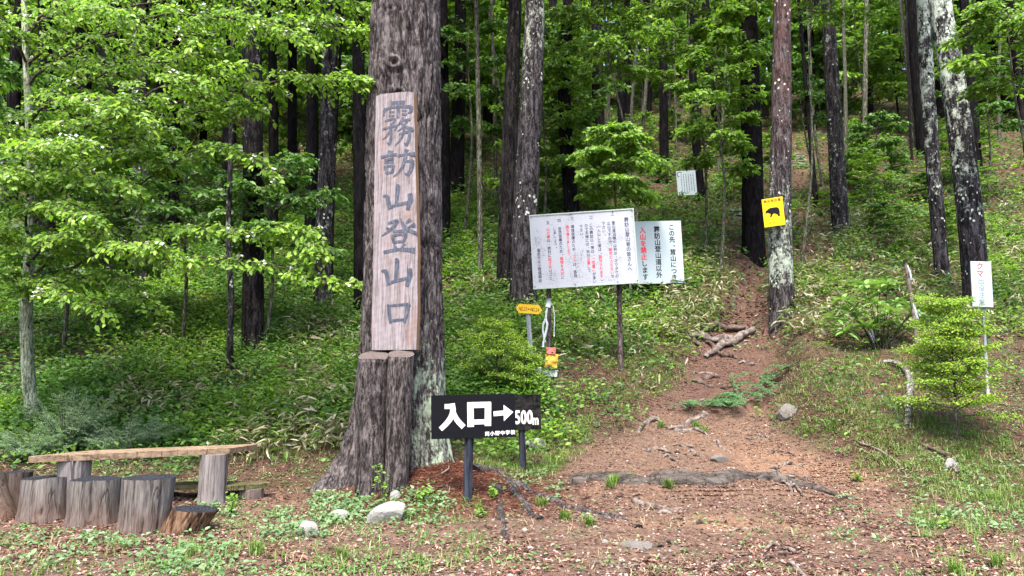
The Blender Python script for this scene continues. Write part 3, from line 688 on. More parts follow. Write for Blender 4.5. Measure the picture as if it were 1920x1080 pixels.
# --- tall carved name board
def name_board():
    Y = 9.18
    zt, zb = at(740, 171, Y)[2], at(740, 656, Y)[2]; H = zt - zb
    xb0, xb1 = at(692, 656, Y)[0], at(783, 656, Y)[0]; xt0, xt1 = at(699, 171, Y)[0], at(775, 171, Y)[0]
    cx = (xb0 + xb1) / 2
    root = thing('name_board', 'tall weathered wooden plank with carved vertical characters, resting on two logs', 'sign', (cx, Y, zb), (R(-.6), 0, R(-14)))
    th = .10; n = 60; mb = MB(); zz = np.linspace(0, H, n); r = np.random.default_rng(3)
    l = np.interp(zz, [0, H], [xb0 - cx, xt0 - cx]) + np.interp(zz, [.2 * H, .3 * H, .45 * H], [0, .03, 0]) * 0 + .006 * fbm(zz * 2, 0, 0, 3, 2)
    rr = np.interp(zz, [0, .35 * H, H], [xb1 - cx, xb1 - cx - .005, xt1 - cx]) + .008 * fbm(zz * 2, 5, 0, 3, 8)
    top = H - .0
    cols = 9
    V = []
    for i in range(n):
        for j in range(cols):
            u = j / (cols - 1); x = l[i] * (1 - u) + rr[i] * u
            edge = .012 if j in (0, cols - 1) else 0
            zc = zz[i] - (.02 * (abs(u - .5) * 2) ** 8 if i == n - 1 else 0)
            V.append((x, edge + .0015 * math.sin(i * 2.1 + j * 1.7), zc))
    nb = len(V)
    V += [(x, y + th, z) for x, y, z in V]; q = lambda i, j: i * cols + j
    F = []
    for i in range(n - 1):
        for j in range(cols - 1):
            F.append((q(i, j), q(i, j + 1), q(i + 1, j + 1), q(i + 1, j))); F.append((nb + q(i, j), nb + q(i + 1, j), nb + q(i + 1, j + 1), nb + q(i, j + 1)))
        for j, s in ((0, 1), (cols - 1, 0)):
            f = (q(i, j), q(i + 1, j), nb + q(i + 1, j), nb + q(i, j)); F.append(f if s else f[::-1])
    for j in range(cols - 1):
        F.append((q(0, j), nb + q(0, j), nb + q(0, j + 1), q(0, j + 1))); F.append((q(n - 1, j), q(n - 1, j + 1), nb + q(n - 1, j + 1), nb + q(n - 1, j)))
    k = NT('bleached_plank'); v = k.coord((26, 26, 1.3)); h = k.noise(v, 1.5, 8, .66, .5)
    c = k.ramp(h, [(.26, (.05, .04, .042)), (.40, (.12, .102, .102)), (.54, (.21, .185, .197)), (.75, (.285, .26, .283))])
    pk = k.noise(k.coord((5, 5, 1.1)), 1.4, 5, .6); c = k.mix(k.math('MULTIPLY', k.math('SUBTRACT', pk, .52), 3.2, True), c, (.18, .092, .062))
    gn = k.n('NewGeometry'); sp = k.n('SeparateXYZ'); k.l(gn.outputs['Normal'], sp.inputs[0])
    c = k.mix(k.math('MULTIPLY', k.math('SUBTRACT', sp.outputs[0], .6), 4, True), c, (.21, .125, .07))
    k.col(c); k.rough(.85); k.b.inputs['Specular IOR Level'].default_value = .1; k.bump(h, .003)
    obj('plank', mb.add(V, F), k.m, root)
    # carved, ink-filled characters
    ST = {
     '霧': [([(28, 97), (50, 99), (70, 97)], (13, 9, 12)), ([(10, 84), (30, 88), (60, 88), (90, 86)], (8, 7, 10)), ([(14, 88), (8, 80), (6, 70)], (12, 9, 4)), ([(90, 87), (88, 76), (80, 71)], (12, 8, 2)),
          ([(50, 97), (50, 62)], (10, 8)), ([(22, 79), (38, 77)], 6), ([(22, 70), (38, 68)], 6), ([(62, 79), (78, 77)], 6), ([(62, 71), (78, 69)], 6),
          ([(10, 58), (28, 61), (42, 60), (28, 47)], (5, 6, 7, 4)), ([(28, 52), (38, 44)], (4, 7)), ([(4, 40), (24, 43), (46, 44), (40, 34)], (6, 6, 8, 3)), ([(30, 43), (31, 20), (27, 5), (18, 9)], (7, 8, 8, 2)), ([(27, 36), (16, 22), (4, 16)], (6, 5, 2)),
          ([(66, 63), (58, 52), (48, 44)], (8, 6, 2)), ([(58, 55), (76, 57), (88, 57)], (4, 5, 6)), ([(80, 56), (68, 42), (50, 32)], (7, 6, 2)), ([(60, 50), (76, 40), (98, 33)], (4, 8, 11)),
          ([(54, 25), (72, 28), (86, 27), (84, 10), (78, 0), (70, 5)], (5, 6, 9, 9, 8, 2)), ([(70, 36), (64, 18), (44, 0)], (7, 7, 2))],
     '訪': [([(22, 97), (32, 88)], (5, 12)), ([(2, 76), (24, 82), (46, 82)], (7, 6, 8)), ([(12, 66), (38, 70)], (6, 7)), ([(12, 55), (38, 58)], (6, 7)),
          ([(12, 42), (40, 46)], (6, 7)), ([(15, 44), (19, 18)], (8, 7)), ([(39, 46), (35, 20)], (8, 7)), ([(18, 20), (36, 22)], (6, 6)),
          ([(66, 98), (76, 88)], (4, 13)), ([(48, 76), (72, 80), (99, 80)], (7, 6, 11)), ([(72, 78), (66, 50), (56, 25), (38, 6)], (9, 9, 7, 2)), ([(66, 54), (80, 56), (90, 54), (86, 28), (78, 10), (68, 16)], (5, 6, 10, 9, 9, 2))],
     '山': [([(44, 99), (50, 90), (48, 60), (46, 34)], (5, 13, 11, 10)), ([(3, 64), (16, 62), (22, 44), (26, 22)], (4, 12, 12, 13)), ([(22, 26), (50, 34), (84, 40)], (9, 8, 9)), ([(86, 68), (88, 48), (80, 16)], (14, 15, 10))],
     '登': [([(20, 86), (34, 90), (46, 90), (28, 68), (4, 52)], (5, 7, 10, 7, 3)), ([(16, 74), (28, 66)], (5, 8)), ([(54, 98), (60, 82), (74, 66), (100, 54)], (4, 8, 11, 5)), ([(82, 94), (68, 84)], (10, 4)), ([(94, 80), (76, 72)], (10, 4)),
          ([(34, 62), (66, 64)], (6, 7)), ([(30, 50), (50, 53), (74, 53)], (6, 6, 9)), ([(33, 50), (38, 32)], (9, 7)), ([(70, 52), (64, 33)], (9, 7)), ([(37, 33), (65, 35)], (6, 6)),
          ([(38, 27), (44, 14)], (4, 9)), ([(66, 28), (58, 14)], (9, 4)), ([(10, 6), (50, 12), (94, 8)], (9, 8, 13))],
     '口': [([(8, 90), (16, 78), (18, 40), (24, 8)], (5, 13, 12, 11)), ([(12, 84), (50, 88), (86, 90)], (8, 8, 10)), ([(94, 88), (84, 74), (80, 40), (74, 8)], (8, 15, 13, 10)), ([(22, 18), (50, 22), (78, 22)], (9, 8, 8))]}
    # (character, image centre x and y, width and height in the photograph)
    lay = [('霧', 744, 230, 60, 76), ('訪', 745, 306, 66, 50), ('山', 745, 374, 60, 54), ('登', 747, 442, 68, 62), ('山', 744, 516, 62, 58), ('口', 747, 588, 50, 38)]
    k = NT('carved_ink'); n = k.noise(k.coord((30, 30, 6)), 2, 6, .7)
    k.col(k.ramp(n, [(.3, (.018, .022, .034)), (.5, (.042, .050, .072)), (.75, (.14, .14, .18))])); k.rough(.7)
    dd = 0
    for ch, px, py, pw, ph in lay:
        mb = MB()
        s = px_of((0, Y, at(px, py, Y)[2])); x0 = at(px, py, Y)[0] - cx; z0 = at(px, py, Y)[2] - zb
        w = pw * s * 1.10; h = ph * s * 1.12
        for pts, wd in ST[ch]:
            P = smooth_pts(pts, 4) if len(pts) > 2 else np.array([pts[0], [(pts[0][0] + pts[1][0]) / 2, (pts[0][1] + pts[1][1]) / 2], pts[1]], float)
            Q = np.stack([x0 + (P[:, 0] - 50) / 100 * w, z0 + (P[:, 1] - 50) / 100 * h], 1)
            ww = np.interp(np.linspace(0, 1, len(Q)), np.linspace(0, 1, len(np.atleast_1d(wd))), np.atleast_1d(wd)) / 100 * w * 1.05
            ribbon(mb, Q, ww, -.003 - dd * .00012); dd = (dd + 1) % 23
        obj('carved_character', mb, k.m, root)
    return root
name_board()
# --- the two logs that hold it up
M_cut = mat_rings('cut_wood', (.05, .040, .037), (.115, .095, .088))
for label, t, bt, wt, wb in (('left of the two bark-covered logs propping up the name board', (703, 668), (692, 945), 57, 56),
                             ('right of the two bark-covered logs propping up the name board', (754, 664), (738, 952), 48, 46)):
    Y = 8.98 if wt > 50 else 8.92
    a = at(*t, Y + .12); b = at(*bt, Y); b[2] = min(b[2], float(gz(b[0], b[1]))) - .1
    root = thing('support_log', label, 'log', b, group='logs under the name board')
    L = a - b; n = 40; P = b[None] * 0 + np.linspace(0, 1, n)[:, None] * L; P[:, 0] += .012 * np.sin(np.linspace(0, 5, n))
    rad = np.linspace(wb / 2 * px_of(b), wt / 2 * px_of(a), n); m = 64
    V, F = tube_vf(P, rad, m, False, lambda t_, th: 1 + .05 * fbm(np.cos(th) * 1.5, np.sin(th) * 1.5 + wt, t_ * 3, 3) - .07 * np.clip(1 - 4 * np.abs(noise(np.cos(th) * 4.5, np.sin(th) * 4.5 + wt, t_ * 5)), 0, 1) + .10 * np.exp(-t_ * 9))
    # slanted top cut facing the viewer
    Vt = V.reshape(n, m, 3); Vt[-1, :, 2] += (Vt[-1, :, 1] - P[-1, 1]) * .45
    mb = MB().add(Vt.reshape(-1, 3), F); obj('bark', mb.mesh('bark', True), M_log, root)
    mb = MB(); c = P[-1]; mb.add([tuple(c)] + [tuple(q * .99 + c * .01 + [0, 0, .002]) for q in Vt[-1]], [(0, 1 + i, 1 + (i + 1) % m) for i in range(m)])
    obj('cut_top', mb, M_cut, root)

# --- black entrance sign
def entrance_sign():
    root, w, h = board_frame('entrance_sign', 'black board with thick white entrance characters and an arrow pointing right', 'sign', (809, 740), (966, 738), (809, 823), 8.55, yaw=R(5), roll=R(1.2))
    w = .96; t = .025
    obj('board', MB().box((0, t / 2, 0), (w, t, h * .985)), M_black, root)
    bx = [MB()]; d = [0]
    def flush(nm='character'): obj(nm, bx[0], M_chalk, root); bx[0] = MB()
    def X(px, py): return ((px - 887.5) / 157 * w, -(py - 782) / 82 * h * .985)
    def rib(pts, wd):
        P = smooth_pts([X(*p) for p in pts], 5) if len(pts) > 2 else np.array([X(*p) for p in pts])
        ribbon(bx[0], P, np.atleast_1d(wd) / 157 * w if np.ndim(wd) else wd / 157 * w, -.002 - .0002 * d[0]); d[0] += 1
    rib([(834, 762.5), (843, 762.5), (852, 761.5)], 9); rib([(848, 757), (849, 774), (841, 790), (826, 805)], (10, 10.5, 10, 9)); rib([(849, 770), (856, 787), (869, 802)], (8, 10, 10))
    flush()
    rib([(882, 756), (882, 802)], 12); rib([(915, 756), (914, 801)], 12); rib([(877, 761), (920, 761)], 11); rib([(880, 793), (918, 793)], 9)
    flush(); rib([(925, 778.5), (947, 777)], 9)
    a = [X(944, 762), X(944, 793), X(962, 776)]; bx[0].add([(p[0], -.003, p[1]) for p in a], [(0, 1, 2)])
    flush('arrow'); mb = MB(); s = 8.6 / 157 * w
    for i, ch in enumerate('両小野中学校'):
        x, z = X(912.5 + i * 9.6, 816 - i * .35)
        put_text(mb, ch, x, z, s, .05, y=-.002)
    tag(obj('lettering', mb, M_chalk, root), kind='stuff')
    post_to_ground(root, root, 880, 815, 8.55, .052, 'post', M_post, True, foot=(877, 922), dy=.06)
    return root
entrance_sign()
def sign500():
    Y = 10.3
    root, w, h = board_frame('distance_sign', 'weathered black board reading 500m behind the entrance sign', 'sign', (935, 740), (1014, 740), (935, 806), Y, roll=R(1.0))
    obj('board', MB().box((0, .012, 0), (w, .024, h)), M_oldblack, root)
    s = w / 79
    char_parts(root, 'character', M_chalk, [(ch, (970 + i * 11.5 - 974.5) * s, (773 - 780 + .5) * s - .02, .255, .03) for i, ch in enumerate('500')], .62)
    char_parts(root, 'character', M_chalk, [('m', (1003.5 - 974.5) * s, -.105, .19, .03)], .6)
    post_to_ground(root, root, 977, 800, Y, .045, 'post', M_post, True, dy=.05, foot=(979, 838))
sign500()

# --- large rules board
def rules_board():
    Y = hit(1161, 693)[1] - .15
    root, w, h = board_frame('notice_board', 'large mildewed white board with many columns of black and red text', 'sign', (996, 402), (1190, 392), (997, 542), Y, yaw=R(-4))
    t = .04
    obj('panel', MB().box((0, t / 2, 0), (w, t, h)), M_worn, root)
    mb = MB(); f = .022
    for c, d in (((0, -.004, h / 2 - f / 2), (w + .01, .02, f)), ((0, -.004, -h / 2 + f / 2), (w + .01, .02, f)), ((-w / 2 + f / 2, -.004, 0), (f, .02, h - 2 * f)), ((w / 2 - f / 2, -.004, 0), (f, .02, h - 2 * f))): mb.box(c, d)
    obj('frame', mb, M_frame, root)
    ink = MB(); red = MB()
    # columns: u from the left edge, v of the first character, size, runs ('k' black, 'r' red)
    cols = [(.925, .115, .066, [('k', '霧訪山登山者の皆さんへ')]),
            (.795, .05, .050, [('k', '一')]), (.800, .155, .0508, [('k', '登山道沿線の山林は、マツタケの')]), (.755, .155, .0508, [('k', '止山ですので、'), ('r', '絶対に入らない'), ('k', 'で')]),
            (.705, .155, .0508, [('k', '下さい。')]), (.655, .195, .0508, [('k', '（入山した者は、'), ('r', '罰せられます'), ('k', '）')]),
            (.590, .06, .050, [('k', '二')]), (.585, .165, .0505, [('k', 'この霧訪山一帯は、'), ('r', '「落雷」'), ('k', 'が多い')]), (.540, .165, .0505, [('k', 'ので天候には、充分'), ('r', '注意'), ('k', 'して')]),
            (.490, .175, .0505, [('k', '下さい。')]), (.410, .06, .050, [('k', '三')]), (.408, .17, .0505, [('k', '環境保護のため、'), ('r', 'ゴミ'), ('k', 'は、各自')]), (.358, .17, .0505, [('r', '持ち帰りましょう。')]),
            (.285, .075, .050, [('k', '四')]), (.285, .185, .0505, [('k', '自然保護のため、'), ('r', '植物を大切'), ('k', 'に')]), (.236, .185, .0505, [('k', 'しましょう。')]),
            (.175, .095, .050, [('k', '五')]), (.172, .185, .0505, [('r', '山火事'), ('k', 'は、絶対に'), ('r', '起さな'), ('k', 'いこと')]),
            (.070, .46, .0505, [('k', '塩尻市北小野振興会')])]
    for u, v, s, runs in cols:
        z = h / 2 - v * h; x = (u - .5) * w
        for c, txt in runs:
            vtext(ink if c == 'k' else red, txt, x, z, s * h * 1.0, .006 if c == 'k' else .014, 1.0, y=-.0015 if c == 'k' else -.002, sx=.92); z -= len(txt) * s * h
    tag(obj('black_lettering', ink, M_ink_navy, root), kind='stuff'); tag(obj('red_lettering', red, M_ink_pink, root), kind='stuff')
    mb = MB()
    for px, py in ((1030, 536), (1040, 537), (1047, 536)):
        pass
    a = post_to_ground(root, root, 1029, 543, Y, .045, 'post', M_rust, dy=.16, up=.9)
    b = post_to_ground(root, root, 1161, 540, Y, .05, 'post', M_rust, dy=.12, up=.9)
    for sx in (-.485, -.1, .3, .485):
        for sz in (-.47, .47):
            sb = MB(); sb.tube([(sx * w, -.018, sz * h), (sx * w, -.008, sz * h)], .012, 8); obj('screw', sb, M_rust, root)
    return root
rules_board()
def ban_board():
    Y = 18.3
    root, w, h = board_frame('warning_board', 'clean pale blue-white board with three columns, left column red', 'sign', (1180, 416), (1279, 413), (1182, 533), Y, yaw=R(3))
    obj('panel', MB().box((0, .015, 0), (w, .03, h)), M_white_sign, root)
    X = lambda px: (px - 1230) / 99 * w
    char_parts(root, 'black_character', M_ink, column('この先、茸山につき', X(1261), h / 2 - .055 * h, .101 * h, .02) + column('霧訪山登山道以外', X(1233), h / 2 - .085 * h, .1045 * h, .02) + column('します。', X(1207), h / 2 - .095 * h - 5 * .1065 * h, .1065 * h, .02))
    char_parts(root, 'red_character', M_ink_red, column('入山を禁止', X(1206), h / 2 - .095 * h, .1065 * h, .035))
    post_to_ground(root, root, 1182, 533, Y, .032, 'post', M_steel, dy=.07, up=.8)
    post_to_ground(root, root, 1277, 530, Y, .032, 'post', mat_wood('old_stake', (.10, .075, .06), (.24, .2, .17)), dy=.07, up=.8)
    mb = MB()
    for sx in (-1, 1):
        for sz in (-1, 1): mb.tube([(sx * (w / 2 - .04), -.010, sz * (h / 2 - .04)), (sx * (w / 2 - .04), .004, sz * (h / 2 - .04))], .011, 8)
    obj('bolt', mb, M_steel, root)
ban_board()
def hill_notice():
    g = hit(1296, 378); Y = g[1]
    root, w, h = board_frame('small_notice', 'small white notice with tiny text high on the wooded slope', 'sign', (1268, 321), (1304, 319), (1271, 367), Y)
    obj('panel', MB().box((0, .012, 0), (w, .024, h)), M_white_sign, root)
    mb = MB(); r = np.random.default_rng(5)
    for i in range(6):                                       # print too small to read: marks only
        x = (-.26 + i * .125) * w; z = h * .34
        while z > -.42 * h * r.uniform(.75, 1):
            l = r.uniform(.02, .05) * h; mb.box((x, -.001, z), (w * .035, .002, l)); z -= l + .02 * h
    for a in range(10):
        t0 = .5 + a * .45; t1 = t0 + .45; c = (-.33 * w, .36 * h); q = .13 * w
        if a < 9: ribbon(mb, [(c[0] + q * math.cos(t0), c[1] + q * math.sin(t0)), (c[0] + q * math.cos(t1), c[1] + q * math.sin(t1))], .04 * w, -.003)
    tag(obj('lettering', mb, M_ink_navy, root), kind='stuff')
    post_to_ground(root, root, 1291, 366, Y, .03, 'post', M_stem, dy=.05, up=.5)
hill_notice()
def bear_sign():
    g = hit(1465, 600); Y = g[1] - .40
    root, w, h = board_frame('bear_warning_sign', 'yellow sheet with a black bear silhouette fixed to the pine', 'sign', (1432, 374), (1467, 368), (1433, 427), Y, yaw=R(-26), roll=R(3.5))
    w *= .93
    obj('sheet', MB().box((0, .004, 0), (w, .008, h)), M_yellow, root)
    B = [(600, 548), (603, 525), (615, 495), (640, 478), (655, 455), (672, 448), (700, 430), (730, 428), (765, 418), (800, 412), (832, 415), (853, 432), (862, 470), (866, 510), (858, 545), (862, 565), (872, 580), (830, 592), (818, 585), (828, 570), (800, 555), (775, 545), (745, 545), (730, 560), (712, 598), (695, 625), (675, 617), (678, 600), (690, 580), (690, 552), (665, 542), (640, 536), (620, 548)]
    P = [((x - 555) / 385 - .5, .5 - (y - (265 - .195 * (x - 560))) / 565) for x, y in B]; P = [(a * w, b * h) for a, b in P]
    from mathutils.geometry import tessellate_polygon
    mb = MB().add([(p[0], -.0015, p[1]) for p in P], tessellate_polygon([[Vector((p[0], p[1], 0)) for p in P]]))
    obj('bear_silhouette', mb, M_ink, root)
    mb = MB(); 
    for i, ch in enumerate('熊出没注意'): put_text(mb, ch, (-.34 + i * .17) * w, .40 * h, .155 * w, .03, y=-.0015)
    tag(obj('lettering', mb, mat_plain('brown_lettering', (.10, .06, .01), .5, .1, bump=0), root), kind='stuff')
    mb = MB()
    for i, ch in enumerate('塩尻市'): put_text(mb, ch, (-.22 + i * .2) * w, -.38 * h, .14 * w, .02, y=-.0015)
    tag(obj('faded_lettering', mb, mat_plain('ochre_lettering', (.45, .25, .02), .5, .1, bump=0), root), kind='stuff')
    mb = MB()
    for z in (.43, -.43): mb.tube([(w / 2, .006, z * h), (w / 2 + .12, .09, z * h + .01)], .004, 6); mb.tube([(-w / 2, .006, z * h), (-w / 2 - .05, .25, z * h)], .004, 6)
    obj('wire', mb, M_steel, root)
bear_sign()
def kuma_sign():
    Y = 12.0
    root, w, h = board_frame('bear_notice', 'narrow white notice on a thin post, red and grey vertical characters', 'sign', (1820, 491), (1858, 489), (1824, 576), Y, roll=R(-1.5))
    obj('panel', MB().box((0, .006, 0), (w, .012, h)), M_white_sign, root)
    char_parts(root, 'red_character', M_ink_red, column('クマ', -.02, h * .47, .165 * h, .02))
    char_parts(root, 'grey_character', mat_plain('grey_lettering', (.16, .2, .24), .5, .2, bump=0), column('出没注意', -.012, h * .135, .155 * h, .012))
    obj('crossbar', MB().box((-.05, .03, -h / 2 - .008), (w * 1.12, .03, .02)), M_steel, root)
    post_to_ground(root, root, 1843, 560, Y, .022, 'post', M_steel, dy=.05, up=.2, foot=(1850, 690))
kuma_sign()
def trail_marker():
    Y = hit(998, 705)[1]
    root = thing('trail_marker', 'small yellow double-pointed plate with numbers on a pale post', 'sign', at(992, 580, Y), (0, R(4), 0))
    s = px_of((0, Y, 1.6)); P = [(-25, 0), (-20, 9), (18, 9.5), (25, 0), (19, -8), (-19, -8)]
    obj('plate', MB().poly([(a * s, b * s) for a, b in P], 0, .02), M_yellow2, root)
    mb = MB()
    for i, ch in enumerate('NO.25←NO.24'): 
        xs = [-17.5, -13.4, -10.8, -8.2, -4.6, 0, 5, 9, 11.6, 14.2, 17.6]
        put_text(mb, ch, xs[i] * s, .2 * s, 7.5 * s * 1.3, .012, .62, y=-.002)
    tag(obj('lettering', mb, mat_plain('olive_lettering', (.10, .075, .01), .6, .2, bump=0), root), kind='stuff')
    post_to_ground(root, root, 989, 586, Y, .042, 'post', M_steel, True, dy=.05, up=.1, foot=(996, 668))
trail_marker()
def poster():
    Y = hit(1030, 712)[1]; mb = MB(); g = at(1030, 676, Y)
    root = thing('torn_poster', 'crumpled yellow and white plastic poster with a red top at the post foot', 'poster', g, (0, R(3), 0))
    s = px_of((0, Y, 1)); r = np.random.default_rng(4)
    M_py = mat_plain('poster_yellow', (.42, .27, .04), .35, .2, 12, .004); M_pr = mat_plain('poster_red', (.45, .12, .10), .4, .2, 12, .003); M_pw = mat_plain('poster_white', (.36, .40, .40), .4, .15, 10, .006)
    def sheet(x0, x1, z0, z1, mat, name, sl=0):
        n, m = 12, 12; V = []; 
        for i in range(n + 1):
            for j in range(m + 1):
                x = x0 + (x1 - x0) * i / n + sl * j / m; z = z0 + (z1 - z0) * j / m
                V.append(((x + 1.1 * noise(i * .6, j * .5, 1)) * s, .05 * float(noise(x * .15, z * .13, 5)) - .03 * (1 - j / m), (z + 1.5 * noise(j * .6, i * .7, 2)) * s))
        F = [(i * (m + 1) + j, (i + 1) * (m + 1) + j, (i + 1) * (m + 1) + j + 1, i * (m + 1) + j + 1) for i in range(n) for j in range(m)]
        o = obj(name, MB().add(V, F).mesh(name, True), mat, root); md = o.modifiers.new('thick', 'SOLIDIFY'); md.thickness = .004
    sheet(-7, 11, 12, 25, M_pr, 'red_sheet'); sheet(-10, 15, -14, 12, M_py, 'yellow_sheet', 2); sheet(-36, -6, -34, -14, M_pw, 'white_sheet', 8); sheet(-6, 16, -30, -18, M_pw, 'white_hem', 2)
poster()
def wraps():
    Y = hit(1161, 693)[1] - .30; M_w = mat_plain('white_ribbon', (.36, .40, .44), .5, .2, 30, .003)
    root = thing('plastic_wrap', 'white plastic strips tied round the left post of the large board', 'ribbon', at(1029, 572, Y))
    s = px_of((0, Y, 1.5)); mb = MB(); mb.tube([(-1 * s, 0, 12 * s), (0, 0, 2 * s), (-2 * s, 0, -4 * s)], [.05, .056, .05], 10)
    obj('wrap', mb.mesh('w', True), M_w, root)
    for P, w in (([(-3, -4), (-6, -25), (-4, -40), (-9, -62), (-12, -80)], 5), ([(7, 0), (10, -20), (9, -60)], 2), ([(-4, -20), (-12, -44), (-8, -70)], 4)):
        mb = MB(); Q = smooth_pts([(a * s, -.05 - .01 * i, b * s) for i, (a, b) in enumerate(P)], 4); V, F = tube_vf(Q, w * s / 2, 6, True, lambda t, th: 1 + .35 * noise(t * 14, th, 3)); mb.add(V, F)
        obj('strip', mb.mesh('strip', True), M_w, root)
wraps()

# ================================================================== table, bench, stumps
M_stump = mat_wood('stump_wood', (.078, .068, .062), (.18, .165, .155), .014, (16, 16, 1.1), low=((.12, .07, .055), .35))
M_stump2 = mat_wood('dark_stump_wood', (.045, .038, .033), (.12, .102, .09), .014, (16, 16, 1.1), low=((.13, .07, .05), .5))
M_stumptop = mat_rings('stump_top', (.006, .007, .009), (.030, .032, .040))
M_leg = mat_wood('bleached_leg', (.14, .122, .115), (.235, .215, .215), .005, (9, 9, .8))
M_plank = mat_wood('table_plank', (.15, .10, .065), (.27, .20, .14), .004, (1.5, 12, 16))
M_bench = mat_wood('mossy_plank', (.05, .05, .022), (.13, .12, .06), .004, (1.5, 14, 14))
M_rough = mat_wood('split_orange_wood', (.07, .038, .022), (.20, .125, .08), .02, (8, 8, .9))
def stump(label, px, py, w, h, wt=None, mat=M_stump, lean=(0, 0), top=M_stumptop, name='stump', fold=None, group='row of stumps by the table', tilt=0, seed=0, depth=.9, cracks=7, flare=.12, Y=None):
    g = hit(px, py) if Y is None else np.array([at(px, py, Y)[0], Y, 0.])
    s = px_of(g); r0 = w * s / 2; g[0] *= (g[1] + r0 * .8) / g[1]; g[1] += r0 * .8; g[2] = float(gz(g[0], g[1])); s = px_of(g); r0 = w * s / 2; r1 = (wt or w) * s / 2; H = h * s
    root = thing(name, label, 'stump', g, (0, 0, 0), group); n = 96; m = 22; rr_ = np.random.default_rng(seed)
    cr = [(rr_.uniform(0, 2 * math.pi), rr_.uniform(.02, .05)) for _ in range(cracks)]
    zz = np.linspace(-.12, H, m); th = np.arange(n) / n * 2 * math.pi; V = np.zeros((m, n, 3))
    for i, z in enumerate(zz):
        t = max(z, 0) / H; r = (r0 * (1 - t) + r1 * t) * (1 + flare * math.exp(-max(z, 0) / .12)) * (1 + .05 * fbm(np.cos(th) * 1.2 + seed, np.sin(th) * 1.2, z, 3) + .07 * fbm(np.cos(th) * 1.7 + seed * 3, np.sin(th) * 1.7, z * .8, 2) + .02 * noise(np.cos(th) * 9, np.sin(th) * 9 + seed, z * 2))
        for a, wd in cr:
            q = np.angle(np.exp(1j * (th - a - .03 * math.sin(z * 9 + a)))) / (wd * (.35 + .4 * t)); r = r - .05 * np.exp(-q * q) * r0 / .25
        if fold is not None: q = np.angle(np.exp(1j * (th - fold))) / .30; r = r * (1 - .22 * np.exp(-q * q))
        V[i, :, 0] = np.cos(th) * r + lean[0] * t; V[i, :, 1] = np.sin(th) * r * depth + lean[1] * t
        V[i, :, 2] = z + (V[i, :, 0] * tilt) * t + (.012 * fbm(np.cos(th) * 1.2, np.sin(th) * 1.2, seed, 2) if i == m - 1 else 0)
    F = [(i * n + j, i * n + (j + 1) % n, (i + 1) * n + (j + 1) % n, (i + 1) * n + j) for i in range(m - 1) for j in range(n)]
    obj('side', MB().add(V.reshape(-1, 3), F).mesh('side', True), mat, root)
    c = V[-1].mean(0); VV = [tuple(c - [0, 0, .008])]; FF = []; rings = 5
    for k in range(1, rings + 1):
        for j in range(n): p = c + (V[-1, j] - c) * k / rings; VV.append((p[0], p[1], p[2] + (.006 * float(noise(p[0] * 30, p[1] * 30, seed)) if k < rings else 0)))
    FF += [(0, 1 + j, 1 + (j + 1) % n) for j in range(n)] + [(1 + (k - 1) * n + j, 1 + k * n + j, 1 + k * n + (j + 1) % n, 1 + (k - 1) * n + (j + 1) % n) for k in range(1, rings) for j in range(n)]
    obj('top', MB().add(VV, FF), top, root)
    return root
stump('dark leaning stump cut off by the left edge of the photo', -6, 975, 62, 78, 60, M_stump2, (-.18, 0), seed=1, tilt=.1)
stump('dark stump squeezed in behind the leftmost leaning one', 28, 955, 40, 66, 52, M_stump2, seed=12)
stump('squat brown stump, first one standing whole from the left', 82, 980, 84, 74, 84, M_stump, seed=2, tilt=.04, cracks=5)
stump('broad stump with a deep vertical fold left of the thickest one', 174, 987, 86, 80, 88, M_stump, seed=3, fold=R(290), cracks=4)
stump('thickest tallest stump with a black top at the right of the row', 270, 1003, 84, 96, 94, M_stump, (.02, 0), seed=5, cracks=8)
stump('low split stump with rough orange-brown side and slanted dark top', 342, 1002, 78, 42, 84, M_rough, (.12, .02), seed=6, cracks=16, tilt=-.06, flare=.06)

